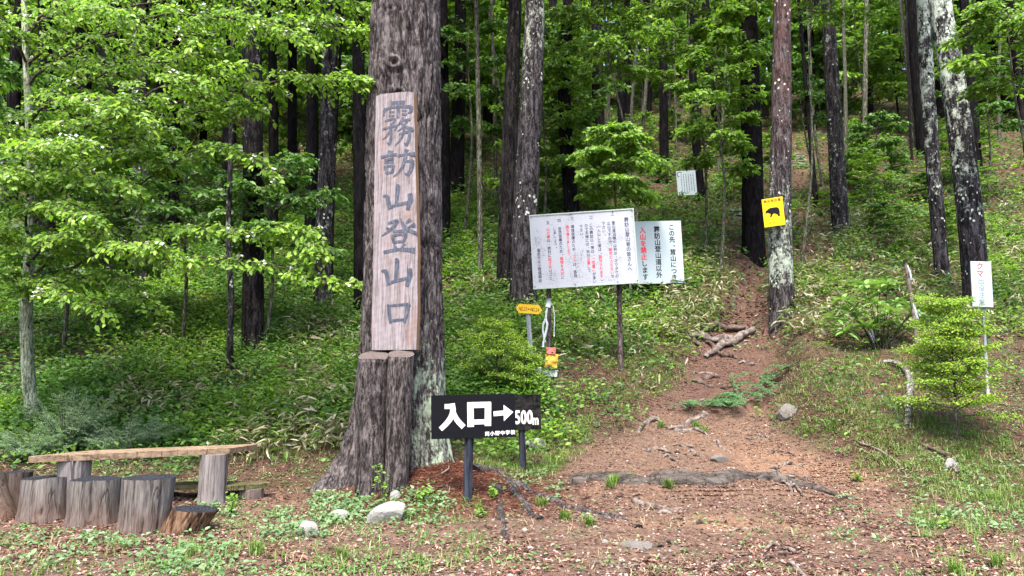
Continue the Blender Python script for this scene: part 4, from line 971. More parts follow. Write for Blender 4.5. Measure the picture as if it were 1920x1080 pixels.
def plank_obj(name, pts, z, th, mat, parent, rough=.006, seed=0):
    """pts: outline (x,y) of the plank seen from above"""
    n = len(pts); mb = MB(); P = np.array(pts, float); c = P.mean(0)
    inner = c + (P - c) * .985
    V = [(p[0], p[1], z - th) for p in P] + [(p[0], p[1], z - .006) for p in P] + [(p[0], p[1], z) for p in inner]
    F = [tuple(range(n))[::-1], tuple(range(2 * n, 3 * n))]
    for a in (0, n):
        F += [(a + i, a + (i + 1) % n, a + n + (i + 1) % n, a + n + i) for i in range(n)]
    return obj(name, mb.add(V, F), mat, parent)
def table():
    L = at(134, 960, 8.35); Rr = at(397, 950, 9.2)
    zt = lambda px, py, Y: at(px, py, Y)[2]
    A = at(53, 858, 8.15); B = at(430, 844, 9.15); C_ = at(482, 838, 9.75)
    ztab = (A[2] + B[2]) / 2 + .02
    root = thing('plank_table', 'rustic table: one long thick plank on two bleached log legs', 'table', (L[0], L[1], float(gz(L[0], L[1]))))
    o = np.array(root.location)
    gr = np.array(at(397, 948, 9.2))
    front = [A, A * .6 + B * .4 + [0, -.015, 0], A * .3 + B * .7 + [0, .01, 0], B]
    D_ = C_ + (A - B) * .93
    out = [(p[0] - o[0], p[1] - o[1]) for p in front] + [(C_[0] - o[0], C_[1] - o[1]), ((C_[0] + D_[0]) / 2 - o[0], (C_[1] + D_[1]) / 2 + .02 - o[1]), (D_[0] - o[0], D_[1] - o[1])]
    pl = plank_obj('tabletop', out, 0, .07, M_plank, root); pl.location.z = ztab - o[2]
    tl = math.atan2(B[2] - A[2] , B[0] - A[0]); pl.rotation_euler = (0, 0, 0)
    for (q, w, h, nm) in ((L, 54, 0, 0), (hit(397, 949), 50, 0, 1)):
        s = px_of(q); g = float(gz(q[0], q[1])); H = ztab - .07 - g; r = w * s / 2; n = 48; m = 14
        c = (q[0] * (q[1] + .15) / q[1] - o[0], q[1] - o[1] + .15); zz = np.linspace(-.08, H - .001, m); th = np.arange(n) / n * 2 * math.pi; V = np.zeros((m, n, 3))
        for i, z in enumerate(zz):
            rr = r * (1 + (.12 * math.exp(-max(z, 0) / .07) if nm else .03)) * (1 + .03 * fbm(np.cos(th) * 1.3, np.sin(th) * 1.3 + nm, z, 2)) + r * .04 * (z / H)
            for a, wd in ((R(250 if nm else 300), .05), (R(100), .05), (R(287), .03)): qq = np.angle(np.exp(1j * (th - a))) / wd; rr = rr - .022 * np.exp(-qq * qq)
            V[i, :, 0] = c[0] + np.cos(th) * rr; V[i, :, 1] = c[1] + np.sin(th) * rr; V[i, :, 2] = z + g - o[2]
        F = [(i * n + j, i * n + (j + 1) % n, (i + 1) * n + (j + 1) % n, (i + 1) * n + j) for i in range(m - 1) for j in range(n)] + [tuple(range((m - 1) * n, m * n))]
        obj('leg', MB().add(V.reshape(-1, 3), F).mesh('leg', False), M_leg, root)
    return root
table()
def bench():
    a = at(250, 893, 9.6); b = at(531, 896, 9.75); g = hit(447, 950)
    root = thing('plank_bench', 'low mossy plank bench on stump legs behind the table', 'bench', (g[0], g[1] + .42, float(gz(g[0], g[1]))))
    o = np.array(root.location); z = at(440, 899, 9.7)[2] - o[2]
    x0 = at(215, 900, 9.55)[0] - o[0]; x1 = at(485, 900, 9.7)[0] - o[0]; x2 = at(531, 900, 9.95)[0] - o[0]
    plank_obj('seat', [(x0, -.19), ((x0 + x1) / 2, -.2), (x1 - .2, -.21), (x1, -.17), (x2, .05), (x2 - .05, .17), (x0, .2)], z, .06, M_bench, root)
    for x, r in ((0.0, .155), (x0 + .35, .15)):
        H = z - .06; V, F = tube_vf([(x, 0, -.1), (x, 0, H * .5), (x, 0, H - .001)], [r * 1.05, r, r * .97], 32, True, lambda t, th: 1 + .04 * fbm(np.cos(th) * 2, np.sin(th) * 2, t, 2) - .03 * np.clip(1 - 5 * np.abs(noise(np.cos(th) * 4, np.sin(th) * 4, 0)), 0, 1))
        obj('leg', MB().add(V, F), M_stump, root)
bench()

# ================================================================== rocks, roots, logs, steps
M_rock = mat_plain('pale_stone', (.21, .205, .195), .8, .35, 7, .012)
M_rock2 = mat_plain('grey_stone', (.12, .11, .10), .85, .4, 8, .012)
def rock(label, px, py, w, h, mat=M_rock, seed=0, rot=0, flat=1.0, name='rock', group='stones on the ground', sink=.25):
    import bmesh
    g = hit(px, py); s = px_of(g); bm = bmesh.new(); bmesh.ops.create_icosphere(bm, subdivisions=4, radius=1)
    r = np.random.default_rng(seed); pl = [(unit(r.normal(0, 1, 3)), r.uniform(.62, .92)) for _ in range(11)]
    for v in bm.verts:
        p = np.array(v.co)
        for nrm, d in pl:
            e = p @ nrm - d
            if e > 0: p = p - nrm * e * .93
        p = p * (1 + .05 * float(fbm(p[0] * 3 + seed, p[1] * 3, p[2] * 3, 3)))
        v.co = p
    me = bpy.data.meshes.new(name); bm.to_mesh(me); bm.free()
    sx = w * s / 2; sz = h * s / 1.5
    root = obj(name, me, mat); root.location = (g[0], g[1] + sx * .5, float(gz(g[0], g[1] + sx * .5)) + sz * (1 - 2 * sink) * .5); root.scale = (sx * 1.12, sx * .9 * flat, sz); root.rotation_euler = (0, R(rot), seed)
    if True:
        for q in me.polygons: q.use_smooth = False
    root.rotation_euler = (0, R(rot), 0)
    return tag(root, label, 'stone', group)
rock('small upright pale stone left of the name-board tree foot', 576, 1004, 36, 34, seed=3)
rock('largest white slanted stone in front of the support logs', 724, 980, 76, 38, seed=5, rot=-18, flat=.6)
rock('small flat pale stone at the left tree root', 634, 972, 36, 18, seed=8)
rock('pale rounded stone beside the foot of the distance sign', 1003, 842, 40, 20, seed=9)
rock('grey-beige stone on the bank right of the path', 1481, 782, 42, 30, M_rock2, seed=11)
rock('half-buried white stone under the shrub at the right', 1785, 882, 22, 22, seed=21)
rock('tiny white flat stone in front of the broad stump', 163, 998, 16, 6, seed=14)
rock('flat grey stone embedded in the bare ground lower middle', 1200, 1028, 66, 12, M_rock2, seed=15)
rock('small pale stone on the trail beside the surface root', 1135, 1018, 14, 8, seed=16)
rock('greyish lump of stone in the middle of the path', 1352, 866, 34, 14, M_rock2, seed=17)
rock('pale stone pressed against the back of the right log', 740, 940, 26, 20, seed=27)

M_root = mat_wood('root_wood', (.055, .038, .03), (.13, .10, .085), .008, (6, 6, 6))
M_root_pale = mat_wood('worn_root_wood', (.085, .066, .056), (.21, .175, .155), .006, (6, 6, 6))
def root_(label, pts, w, mat=M_root, up=.02, group='exposed roots on the path', name='exposed_root'):
    P = np.array([hit(*p) for p in pts]); P = smooth_pts(P, 6); b = P[0].copy(); P[:, 2] = gz(P[:, 0], P[:, 1]) + up; k = len(P)
    P[:, 2] += .014 * np.sin(np.arange(k) * .9 + len(label)); P[:, 0] += .035 * noise(np.arange(k) * .45, len(label), 0); P[:, 2] += .02 * noise(np.arange(k) * .7, len(label), 8); P[:, 1] += .05 * noise(np.arange(k) * .4, 3, len(label)); P[0, 2] -= .06; P[-1, 2] -= .06
    sc = px_of(b); P[:, 2] -= .25 * sc * np.interp(np.linspace(0, 1, k), np.linspace(0, 1, len(w)), w); rad = np.interp(np.linspace(0, 1, k), np.linspace(0, 1, len(w)), w) * sc / 2
    V, F = tube_vf(P - b, rad, 18, True, lambda t, th: 1 + .55 * fbm(np.cos(th) * 1.3 + len(label), np.sin(th) * 1.3, t * k * .45, 3) - .18 * np.clip(1 - 4 * np.abs(noise(np.cos(th) * 2.4, np.sin(th) * 2.4, t * 3)), 0, 1))
    o = obj(name, MB().add(V, F).mesh(name, True), mat); o.location = b
    return tag(o, label, 'root', group)
root_('long dark root forming a step across the whole path', [(1075, 905), (1130, 900), (1230, 903), (1330, 902), (1400, 895), (1470, 903), (1540, 922), (1600, 938)], (26, 42, 46, 44, 36, 22, 12, 5), mat_wood('dark_ledge_root', (.040, .033, .029), (.105, .09, .08), .012, (1.5, 8, 8)), .035)
root_('thick root crossing the gully, right arm reaching the pine', [(1326, 674), (1352, 655), (1385, 640), (1412, 622)], (9, 13, 16, 18), M_root_pale, .12)
root_('dark looping root under the crossing gully roots', [(1318, 640), (1335, 652), (1350, 668), (1378, 672)], (5, 9, 9, 5), M_root, .06, group='exposed roots on the path')
root_('slender root hanging at the left end of the gully roots', [(1296, 628), (1300, 642), (1312, 655), (1318, 668)], (7, 8, 6, 3), M_root, .06)
root_('root lying flat across the top of the gully, left end forked', [(1290, 632), (1320, 640), (1355, 644), (1385, 642)], (10, 14, 14, 9), M_root_pale, .12)
root_('upper arched root at the top of the gully', [(1322, 628), (1345, 618), (1372, 622), (1402, 620)], (7, 11, 12, 9), M_root, .14)
root_('pale hooked root left of the path beside the grass tuft', [(1196, 810), (1208, 795), (1232, 789), (1250, 800), (1272, 803)], (7, 8, 8, 6, 4), M_root_pale, .03)
root_('forked pale root in the middle of the path, below the fir branch', [(1270, 805), (1290, 797), (1318, 780), (1326, 778)], (10, 12, 12, 8), M_root_pale, .03)
root_('curved root running down from the forked pale root', [(1272, 812), (1300, 806), (1330, 818), (1350, 838), (1368, 850)], (8, 9, 7, 5, 3), M_root_pale, .02)
root_('root fragment curling on the left half of the path', [(1205, 846), (1230, 842), (1262, 851)], (6, 9, 4), M_root_pale, .02)
root_('thick worn root on the lower middle of the bare ground', [(1185, 935), (1205, 945), (1240, 955), (1285, 957)], (8, 17, 13, 6), M_root_pale, .01)
root_('thinner twin root under the thick worn one', [(1222, 960), (1255, 962), (1290, 980)], (6, 9, 3), M_root_pale, .01)
root_('small gnarled root end right of the step root', [(1455, 882), (1468, 905), (1482, 925)], (5, 7, 4), M_root_pale, .03)
root_('thin root with twin tips hanging off the step root', [(1470, 900), (1492, 912), (1506, 930)], (4, 6, 3), M_root_pale, .03)
root_('dark root short across the gully floor', [(1296, 716), (1320, 711), (1348, 706)], (5, 9, 5), M_root, .02)
root_('light root parallel above the short dark gully root', [(1300, 700), (1325, 702), (1352, 705)], (3, 6, 3), M_root_pale, .02)
root_('stub of root at the bottom edge of the photo', [(1478, 1058), (1496, 1066), (1508, 1080)], (6, 12, 8), M_root_pale, .01)
root_('flat root scrap low at the right of the embedded stone', [(1290, 985), (1330, 978), (1372, 982)], (4, 7, 3), M_root, .01)

rr5 = np.random.default_rng(55)
for i in range(22):
    x, y = (rr5.uniform(1080, 1560), rr5.uniform(790, 905)) if i < 9 else ((rr5.uniform(980, 1560), rr5.uniform(930, 1070)) if i < 18 else (rr5.uniform(1300, 1390), rr5.uniform(660, 760)))
    L_ = rr5.uniform(40, 150) * (y / 1000) ** 2; a_ = rr5.normal(.12, .35); P_ = [(x + L_ * t, y + L_ * .45 * math.sin(a_) * t + rr5.normal(0, 3)) for t in (0, .25, .5, .75, 1)]; w_ = rr5.uniform(4, 8)
    root_(('short ' if L_ < 80 else 'long ') + ('pale' if i % 3 else 'dark') + ' thin root ' + ('above the step root, ' if i < 9 else 'below the step root, ' if i < 18 else 'on the gully floor, ') + ('by the left bank' if x < 1150 else 'left of the middle' if x < 1300 else 'right of the middle' if x < 1430 else 'near the right bank'), P_, (w_ * .5, w_, w_ * .8, w_ * .3), M_root_pale if i % 3 else M_root, .012, group='thin roots half buried in the path')

M_lich = mat_bark('lichened_dead_branch', (.07, .058, .05), (.20, .17, .15), (.42, .45, .41), .9, scale=3)
def deadwood(label, pts, w, mat=M_lich, ups=None, name='fallen_branch', group='dead branches on the right bank'):
    P = np.array([hit(*p[:2]) for p in pts]); b = P[0].copy(); P = P + np.array([[0, 0, (p[2] if len(p) > 2 else .04)] for p in pts]); P = smooth_pts(P, 6); k = len(P)
    rad = np.interp(np.linspace(0, 1, k), np.linspace(0, 1, len(w)), w) * px_of(b) / 2
    V, F = tube_vf(P - b, rad, 10, True, lambda t, th: 1 + .15 * noise(np.cos(th) * 2, np.sin(th) * 2, t * 12))
    o = obj(name, MB().add(V, F).mesh(name, True), mat); o.location = b; return tag(o, label, 'branch', group)
deadwood('lichen-spotted dead branch arching down the right bank', [(1655, 682, .05), (1680, 690, .08), (1700, 705, .1), (1708, 730, .1), (1704, 760, .08), (1702, 800, .02)], (6, 9, 10, 12, 10, 8))
deadwood('short dead side twig touching the arching branch', [(1668, 756), (1690, 750), (1704, 746)], (3, 5, 5))
deadwood('thin bare twig along the right edge of the path', [(1610, 835), (1650, 850), (1690, 878)], (3, 4, 3), M_root_pale)
deadwood('dark broken branch lying below the right shrub', [(1725, 838), (1755, 852), (1785, 862)], (5, 7, 11), M_root)
deadwood('white-lichened branch end next to the dark broken branch', [(1778, 868), (1790, 880), (1797, 895)], (10, 14, 9))
deadwood('pale stick lying under the distance sign', [(1010, 795, .02), (1040, 800, .02), (1062, 808, .02)], (2, 3, 2), M_root_pale)
deadwood('pale forked stick in the red needles under the entrance sign', [(826, 896), (842, 884), (832, 868), (824, 860)], (3, 4, 3, 2), M_root_pale, group='loose sticks')

def steps():
    g = hit(1500, 312); M_s = mat_wood('grey_step_plank', (.10, .095, .08), (.24, .23, .20), .003, (1.5, 12, 12))
    root = thing('wooden_steps', 'grey plank steps on the trail high up behind the red-topped pine', 'steps', g)
    o = np.array(g); s = px_of(g)
    for i, py in enumerate((316, 309, 302, 296, 285, 275)):
        d = .32 * i; x = .06 * i; th = .05 if i < 4 else .06; w = (1.25, 1.2, 1.15, 1.1, 1.35, .9)[i]
        z = .21 * i - .02
        obj('tread' , MB().box((x, d, z), (w, .3, th)), M_s, root)
        obj('riser', MB().box((x, d + .13, z + .08), (w * .96, .03, .11)), M_s, root)
    g = hit(1388, 410); root = thing('wooden_steps', 'short run of grey steps left of the broad black trunk', 'steps', g)
    for i in range(3): obj('tread', MB().box((.05 * i + .08 * (i == 1), .32 * i, .22 * i), (.55, .28, .10)), M_s, root)
steps()

# ================================================================== broadleaf trees
def curve_branch(p, d, ln, k=5, sag=.0, wob=.06):
    t = np.linspace(0, 1, k)[:, None]; P = p + d * ln * t; P[:, 2] += -sag * ln * t[:, 0] ** 2
    P += rng.normal(0, wob * ln / 3, P.shape) * t * (1 - t) * 3; return P
def broadleaf(label, foot, top_h, c0, Rx, nb, leafL, mats, lean=(0, 0), tl=.65, nt=10, second=.3, group='young broadleaf trees in the forest', name='broadleaf_tree', trunk_w=.05, tm=None, flat=.12, n2=7, sp=.05, width=.55, dirs=None):
    b = np.array([foot[0], foot[1], float(gz(foot[0], foot[1]))]); root = thing(name, label, 'tree', b, (0, 0, 0), group)
    tp = np.array([lean[0], lean[1], top_h]); TP = smooth_pts([(0, 0, -.1), tuple(tp * .35 + [.06 * top_h * .3, 0, 0]), tuple(tp * .7 - [.03 * top_h * .3, 0, 0]), tuple(tp)], 5)
    S = Spray(); mb = MB(); mb.tube(TP, np.linspace(trunk_w, trunk_w * .2, len(TP)), 8)
    obj('trunk', mb.mesh('trunk', True), tm or M_stem, root); bm_ = MB()
    for i in range(nb):
        f = (i + rng.random()) / nb; h = c0 + (1 - c0) * f; q = h * (len(TP) - 1); j = min(int(q), len(TP) - 2); p = TP[j] * (1 - q + j) + TP[j + 1] * (q - j)
        a = i * 2.4 + rng.uniform(-.4, .4) if dirs is None else dirs[0] + rng.uniform(-1, 1) * dirs[1]
        ln = Rx * (.35 + .65 * math.sin(math.pi * min(1, (.25 + .72 * f))) ** .8) * rng.uniform(.75, 1.1)
        d = unit(np.array([math.cos(a), math.sin(a), .12 + .45 * f])); P = curve_branch(p, d, ln, 6, .18)
        bm_.tube(P, np.linspace(trunk_w * .35, trunk_w * .08, 6), 5, False)
        S.branch(P, tl * ln / Rx + .15, nt, sp, .22, .15, second, flat, n2)
    obj('branch', bm_.mesh('branch', True), tm or M_stem, root)
    V, F = S.twigs(.003 + .0006 * foot[1] * .2); tw = obj('twigs', mesh_np('twigs', V, F), M_twig, root); tag(tw, kind='stuff')
    P, D, N = S.arrays(); L = 1.25 * leafL * rng.uniform(.6, 1.15, len(P)); V, F = leaf_vf(P, D, N, L, L * width)
    fo = obj('foliage', mesh_np('foliage', V, F), mats, root); tag(fo, kind='stuff'); return root, len(P)
nl = 0
def bl(label, foot_px, ctr_px, Y, R_px, **kw):
    """a tree whose crown is seen round ctr_px, R_px across its half width, standing Y metres away"""
    global nl
    c = at(*ctr_px, Y); s = px_of(c); fx = at(foot_px, 500, Y)[0]; g = float(gz(fx, Y)); Rr = R_px * s
    vh = kw.pop('vh', R_px * .8) * s; top = c[2] + vh - g; c0 = max(.12, (c[2] - vh - g) / top)
    r, n = broadleaf(label, (fx, Y), top, c0, Rr, lean=(c[0] - fx, 0), **kw); nl += n; return r
LU = L_under
bl('young tree with flat tiers of light green leaves above the big notice board', 1150, (1158, 312), 18.0, 76, nb=17, leafL=.13, mats=LU[0], nt=9, tl=.6, vh=64, flat=.0, tm=M_stem)
bl('bright leafy tree hanging before the broad black trunk on the slope', 1350, (1352, 185), 19.5, 78, nb=20, leafL=.13, mats=LU[0], nt=9, vh=150)
bl('leafy tree filling the top between the pale-topped trunk and the notice', 1200, (1130, 60), 20, 130, nb=18, leafL=.13, mats=LU[0], nt=9, vh=110)
bl('broad green tree top between notice and red-topped pine', 1325, (1290, 30), 21, 150, nb=20, leafL=.13, mats=LU[0], nt=9, vh=100)
bl('deep green tree behind the tiers of the young tree', 1060, (1075, 180), 24, 120, nb=16, leafL=.14, mats=LU[1], nt=9, vh=120)
bl('bright sprays hanging at the right edge above the white bear notice', 1960, (1895, 110), 15, 100, nb=15, leafL=.11, mats=LU[0], nt=9, vh=90)
bl('light leaves over the top of the grey dotted trunk', 1500, (1535, -10), 20, 110, nb=13, leafL=.12, mats=LU[0], nt=8, vh=60)
bl('dim leafy tree right of the name-board tree, upper part', 870, (885, 110), 23, 85, nb=14, leafL=.14, mats=LU[1], nt=8, vh=150)
bl('low green tree standing between the red-topped pine and the dotted trunk', 1530, (1500, 190), 26, 45, nb=9, leafL=.13, mats=LU[1], nt=8, vh=45)
bl('leafy young tree in the gap right of the dotted trunk', 1640, (1650, 265), 27, 55, nb=9, leafL=.13, mats=LU[1], nt=8, vh=40)
bl('green tree beyond the pair of lichened trunks, at right', 1860, (1860, 190), 26, 60, nb=9, leafL=.13, mats=LU[1], nt=8, vh=60)
bl('small tree with dark leaves behind the left flowering tree', 350, (340, 370), 15.5, 150, nb=18, leafL=.12, mats=LU[1], nt=9, vh=90)
bl('leafy undergrowth tree in the shade near the flecked trunk', 500, (520, 400), 15.2, 120, nb=14, leafL=.11, mats=LU[1], nt=8, vh=80)
bl('shady leafy tree low behind the pale mossy stem', 130, (120, 430), 15, 150, nb=18, leafL=.12, mats=LU[1], nt=9, vh=120)
bl('dark leafed young tree at the far left edge', -40, (-20, 300), 14, 160, nb=16, leafL=.12, mats=LU[1], nt=9, vh=180)

# copies of a few crowns stand farther up the slope
protoT = []
for i, (Rx, H, mi) in enumerate(((2.3, 6.5, 0), (2.0, 5.2, 0), (2.6, 7.5, 0), (1.8, 4.6, 1))):
    y = (30, 33, 36, 31)[i]; x = (2.0, 9.5, 20, -6)[i]
    r, n = broadleaf(('broad', 'rounded', 'tall', 'low')[i] + ' leafy tree ' + where_is(x, y) + ', front one', (x, y), H, .25, Rx, 20, .20, LU[mi], nt=9, tl=.7, sp=.085, group='broadleaf trees far up the slope', trunk_w=.06, n2=6); protoT.append(r); nl += n
fr = np.random.default_rng(9); cnt = 0; tries = 0; placed = [(2, 30), (9.5, 33), (20, 36), (-6, 31)]
while cnt < 185 and tries < 3000:
    tries += 1; y = 23 + 45 * fr.random() ** .8; x = fr.uniform(-1.15, 1.05) * y
    if x < 0 and y < 27: continue
    if x > 3 and y < 36: continue
    if abs(x - np.interp(y, TY, TX)) < 2 and y < 34: continue
    if min((x - a) ** 2 + (y - b) ** 2 for a, b in placed) < (5 if y < 40 else 9): continue
    c = copy_tree(protoT[cnt % 4]); c['label'] = ('tall ' if cnt % 4 == 2 else 'low ' if cnt % 4 == 3 else 'broad ' if cnt % 4 == 0 else 'rounded ') + 'leafy tree ' + where_is(x, y); c.location = (x, y, float(gz(x, y))); s = fr.uniform(.7, 1.25) * (1 + .012 * (y - 25)); c.scale = (s, s, s * fr.uniform(.85, 1.15)); c.rotation_euler = (0, 0, fr.uniform(0, 6.28))
    placed.append((x, y)); cnt += 1

cnt = 0
while cnt < 26:
    y = fr.uniform(19, 36); x = fr.uniform(.02, .72) * y
    if abs(x / y - .236) < .05 and y < 28: continue
    if abs(x - np.interp(y, TY, TX)) < 1.1 or min((x - a) ** 2 + (y - b) ** 2 for a, b in placed) < 2.5: continue
    c = copy_tree(protoT[(cnt + 1) % 4]); c['label'] = ('knee-high ' if cnt % 2 else 'waist-high ') + 'leafy sapling ' + where_is(x, y); c['group'] = 'saplings on the slope'; s = fr.uniform(.20, .38); c.location = (x, y, float(gz(x, y)) - .2); c.scale = (s, s, s * .8); c.rotation_euler = (0, 0, fr.uniform(0, 6.28)); c.name = 'sapling'
    placed.append((x, y)); cnt += 1
# ------------------------------------------------------------------ flowering tree at the left
def flowering():
    g = hit(66, 797); b = g.copy(); Y0 = b[1]
    root = thing('flowering_tree', 'pale mossy-stemmed tree with bright leaves and small white blossoms, left', 'tree', b)
    TP = [b * 0 + [0, 0, -.15]] + [at(px, py, Y0) - b for px, py in ((52, 690), (50, 560), (60, 420), (56, 250), (48, 80), (45, -60), (50, -220))]
    Q = smooth_pts(TP, 5); V, F = tube_vf(Q, np.interp(np.linspace(0, 1, len(Q)), [0, .08, .3, 1], [.135, .10, .09, .03]), 20, True, lambda t, th: 1 + .05 * fbm(np.cos(th) * 2, np.sin(th) * 2, t * 12, 3))
    obj('trunk', MB().add(V, F).mesh('trunk', True), M_birch, root)
    S = Spray(.75)
    BR = [([(55, 340, 0), (150, 235, -.6), (300, 195, -1.2), (450, 165, -1.8), (590, 145, -2.2), (680, 150, -2.4)], .55, 46),
          ([(55, 300, 0), (140, 280, -.9), (250, 255, -1.6), (380, 215, -2.0), (470, 200, -2.2)], .5, 30),
          ([(54, 220, 0), (200, 120, -.7), (350, 75, -1.3), (520, 55, -1.9), (660, 65, -2.3)], .6, 44),
          ([(52, 120, 0), (200, 20, -.5), (380, -10, -1.2), (560, 5, -1.8), (680, 20, -2.0)], .65, 44),
          ([(52, 190, 0), (160, 150, -1.0), (300, 120, -1.7), (420, 100, -2.2)], .55, 30),
          ([(50, 60, 0), (220, -60, -.5), (430, -80, -1.2), (650, -60, -1.8)], .7, 40),
          ([(58, 420, 0), (110, 350, -.7), (200, 300, -1.3), (290, 290, -1.7)], .45, 30),
          ([(58, 400, 0), (70, 330, -1.2), (150, 330, -1.9), (240, 345, -2.2)], .42, 26),
          ([(60, 470, 0), (150, 420, -.8), (250, 360, -1.3), (330, 300, -1.7), (430, 285, -2.0), (510, 315, -2.2)], .30, 24),
          ([(58, 520, 0), (150, 455, -.8), (300, 425, -1.4), (430, 430, -1.8), (540, 425, -2.1), (600, 455, -2.2)], .40, 42),
          ([(57, 540, 0), (160, 480, -.9), (300, 480, -1.5), (430, 490, -1.9), (560, 510, -2.1), (655, 530, -2.2)], .34, 30),
          ([(54, 560, 0), (120, 520, -.8), (200, 515, -1.4), (290, 560, -1.7)], .35, 22),
          ([(54, 560, 0), (80, 530, -1.0), (130, 540, -1.6), (190, 570, -1.9)], .35, 20),
          ([(54, 470, 0), (20, 440, -.9), (-20, 440, -1.5), (-80, 470, -1.8)], .45, 22),
          ([(54, 530, 0), (25, 510, -.8), (-10, 530, -1.4), (-60, 560, -1.8)], .4, 20),
          ([(54, 280, 0), (10, 240, -.8), (-60, 230, -1.4), (-140, 240, -1.8)], .5, 24),
          ([(54, 380, 0), (30, 340, -1.1), (0, 330, -1.9), (-50, 340, -2.4)], .45, 24),
          ([(50, 120, 0), (20, 60, -.8), (-40, 30, -1.5), (-120, 30, -1.8)], .5, 22),
          ([(50, 80, 0), (90, 30, -1.0), (150, 10, -1.9), (230, 30, -2.5)], .5, 26),
          ([(54, 240, 0), (100, 190, -1.3), (180, 190, -2.2), (260, 210, -2.6)], .42, 26),
          ([(54, 260, 0), (130, 250, -1.1), (220, 230, -1.9), (330, 170, -2.4), (440, 120, -2.7)], .45, 36),
          ([(54, 160, 0), (160, 80, -1.0), (280, 40, -1.9), (420, 30, -2.4), (560, 70, -2.8)], .5, 40),
          ([(58, 440, 0), (60, 390, -1.3), (110, 390, -2.0), (170, 400, -2.4)], .4, 26),
          ([(56, 500, 0), (70, 470, -1.2), (140, 450, -2.0), (230, 450, -2.4), (320, 470, -2.6)], .4, 32),
          ([(56, 350, 0), (30, 290, -1.2), (90, 270, -2.0), (160, 275, -2.5)], .45, 30)]
    for pts, tl, nt in BR:
        P = smooth_pts([at(px, py, Y0 + dy) - b for px, py, dy in pts], 4); P += np.stack([.10 * noise(np.arange(len(P)) * .35, nt, j_) for j_ in range(3)], 1); P[0] = at(pts[0][0], pts[0][1], Y0) - b
        mb = MB(); mb.tube(P, np.linspace(.026, .004, len(P)), 7)
        obj('branch', mb.mesh('branch', True), M_twig, root)
        S.branch(P, tl * 1.15, int(nt * 1.1), .044, .40, .08, .30, .04, 9)
    V, F = S.twigs(.0028); tag(obj('twigs', mesh_np('twigs', V, F), M_twig, root), kind='stuff')
    P, D, N = S.arrays(); L = .095 * rng.uniform(.45, 1.2, len(P)); W = L * .56
    # the 300 leaves nearest the viewer are pieces of their own, the rest one mass
    d = np.linalg.norm(P + b - np.array([0, 0, EYE]), axis=1) / L; order = np.argsort(d); near = order[:300]; rest = order[300:]
    V, F = leaf_vf(P[rest], D[rest], N[rest], L[rest], W[rest]); tag(obj('foliage', mesh_np('foliage', V, F), L_flower, root), kind='stuff')
    v, f = leaf_vf(np.zeros((1, 3)), np.array([[1.0, 0, 0]]), np.array([[0, 0, 1.0]]), 1.0, .52); lm = mesh_np('leaf', v, f); lm.materials.append(L_flower)
    for i in near:
        o = bpy.data.objects.new('leaf', lm); COL.objects.link(o); o.parent = root
        x = unit(D[i]); y = unit(np.cross(N[i], x)); z = np.cross(x, y)
        o.matrix_local = Matrix([[*(x[k], y[k], z[k])] + [P[i][k]] for k in range(3)] + [[0, 0, 0, 1]]) @ Matrix.Scale(float(L[i]), 4)
    # clusters of small four-petalled blossoms standing above the twigs
    sel = rng.choice(len(P), 300, replace=False); c = P[sel] + [0, 0, .03]; n = 7
    C = np.repeat(c, n, 0) + rng.normal(0, .035, (len(c) * n, 3)); pe = []
    nn = unit(np.array([0, -.4, 1.0]) + rng.normal(0, .5, C.shape)); a0 = unit(np.cross(nn, [1, .1, 0])); b0 = np.cross(nn, a0)
    for k in range(4):
        t = k * math.pi / 2 + .3; pe.append(leaf_vf(C, a0 * math.cos(t) + b0 * math.sin(t), nn, .026, .020))
    V, F = cat_vf(pe); tag(obj('blossom', mesh_np('blossom', V, F), M_petal, root), kind='stuff')
    return len(P)
n_fl = flowering()

# ------------------------------------------------------------------ shrubs near the path
def tier_shrub(label, px, py, top, Rpx, tiers, mat, leafL, seed=0, name='shrub', tw=.02, dens=26, group='shrubs by the path', Y=None, post_=None):
    g = hit(px, py); s = px_of(g); H = (py - top) * s; root = thing(name, label, 'shrub', g, (0, 0, 0), group)
    mb = MB(); mb.tube([(0, 0, -.05), (.02, 0, H * .5), (0, 0, H * .97)], [tw, tw * .7, tw * .2], 8); obj('stem', mb.mesh('stem', True), M_stem, root)
    S = Spray(); bm_ = MB(); r = np.random.default_rng(seed)
    for i in range(tiers):
        f = (i + r.random() * .6) / tiers; z = H * (.16 + .74 * f); rad = Rpx * s * (1 - .62 * f ** 1.8) * r.uniform(.55, 1.1); a = i * 2.4
        d = unit(np.array([math.cos(a), math.sin(a), r.uniform(-.05, 1.0)])); P = curve_branch(np.array([0, 0, z]), d, rad, 5, .12)
        bm_.tube(P, np.linspace(tw * .4, .002, 5), 4, False); S.branch(P, .24 * rad / .5 + .12, dens // 2, .026, .1, .12, .14, .08, 6)
    obj('branch', bm_, M_twig, root); V, F = S.twigs(.0015); tag(obj('twigs', mesh_np('twigs', V, F), M_twig, root), kind='stuff')
    P, D, N = S.arrays(); N = N + rnd(len(N), .3); L = 1.05 * leafL * rng.uniform(.6, 1.2, len(P)); V, F = leaf_vf(P, D, N, L, L * .6, tri=True)
    tag(obj('foliage', mesh_np('foliage', V, F), mat, root), kind='stuff'); return len(P)
L_lime = mat_leaf('leaf_lime', (.15, .29, .018), (.26, .42, .032), (.38, .54, .06), .5)
ns = tier_shrub('bright lime green shrub with flat leafy tiers in front of the white bear notice', 1796, 832, 538, 108, 60, L_lime, .035, 1, dens=30)
ns += tier_shrub('soft light green shrub between the name-board tree and the trail marker', 930, 742, 590, 76, 34, L_lime, .034, 2, dens=26)
ns += tier_shrub('smaller light green shrub just left of the torn poster', 985, 752, 650, 44, 24, L_lime, .032, 3, dens=20)

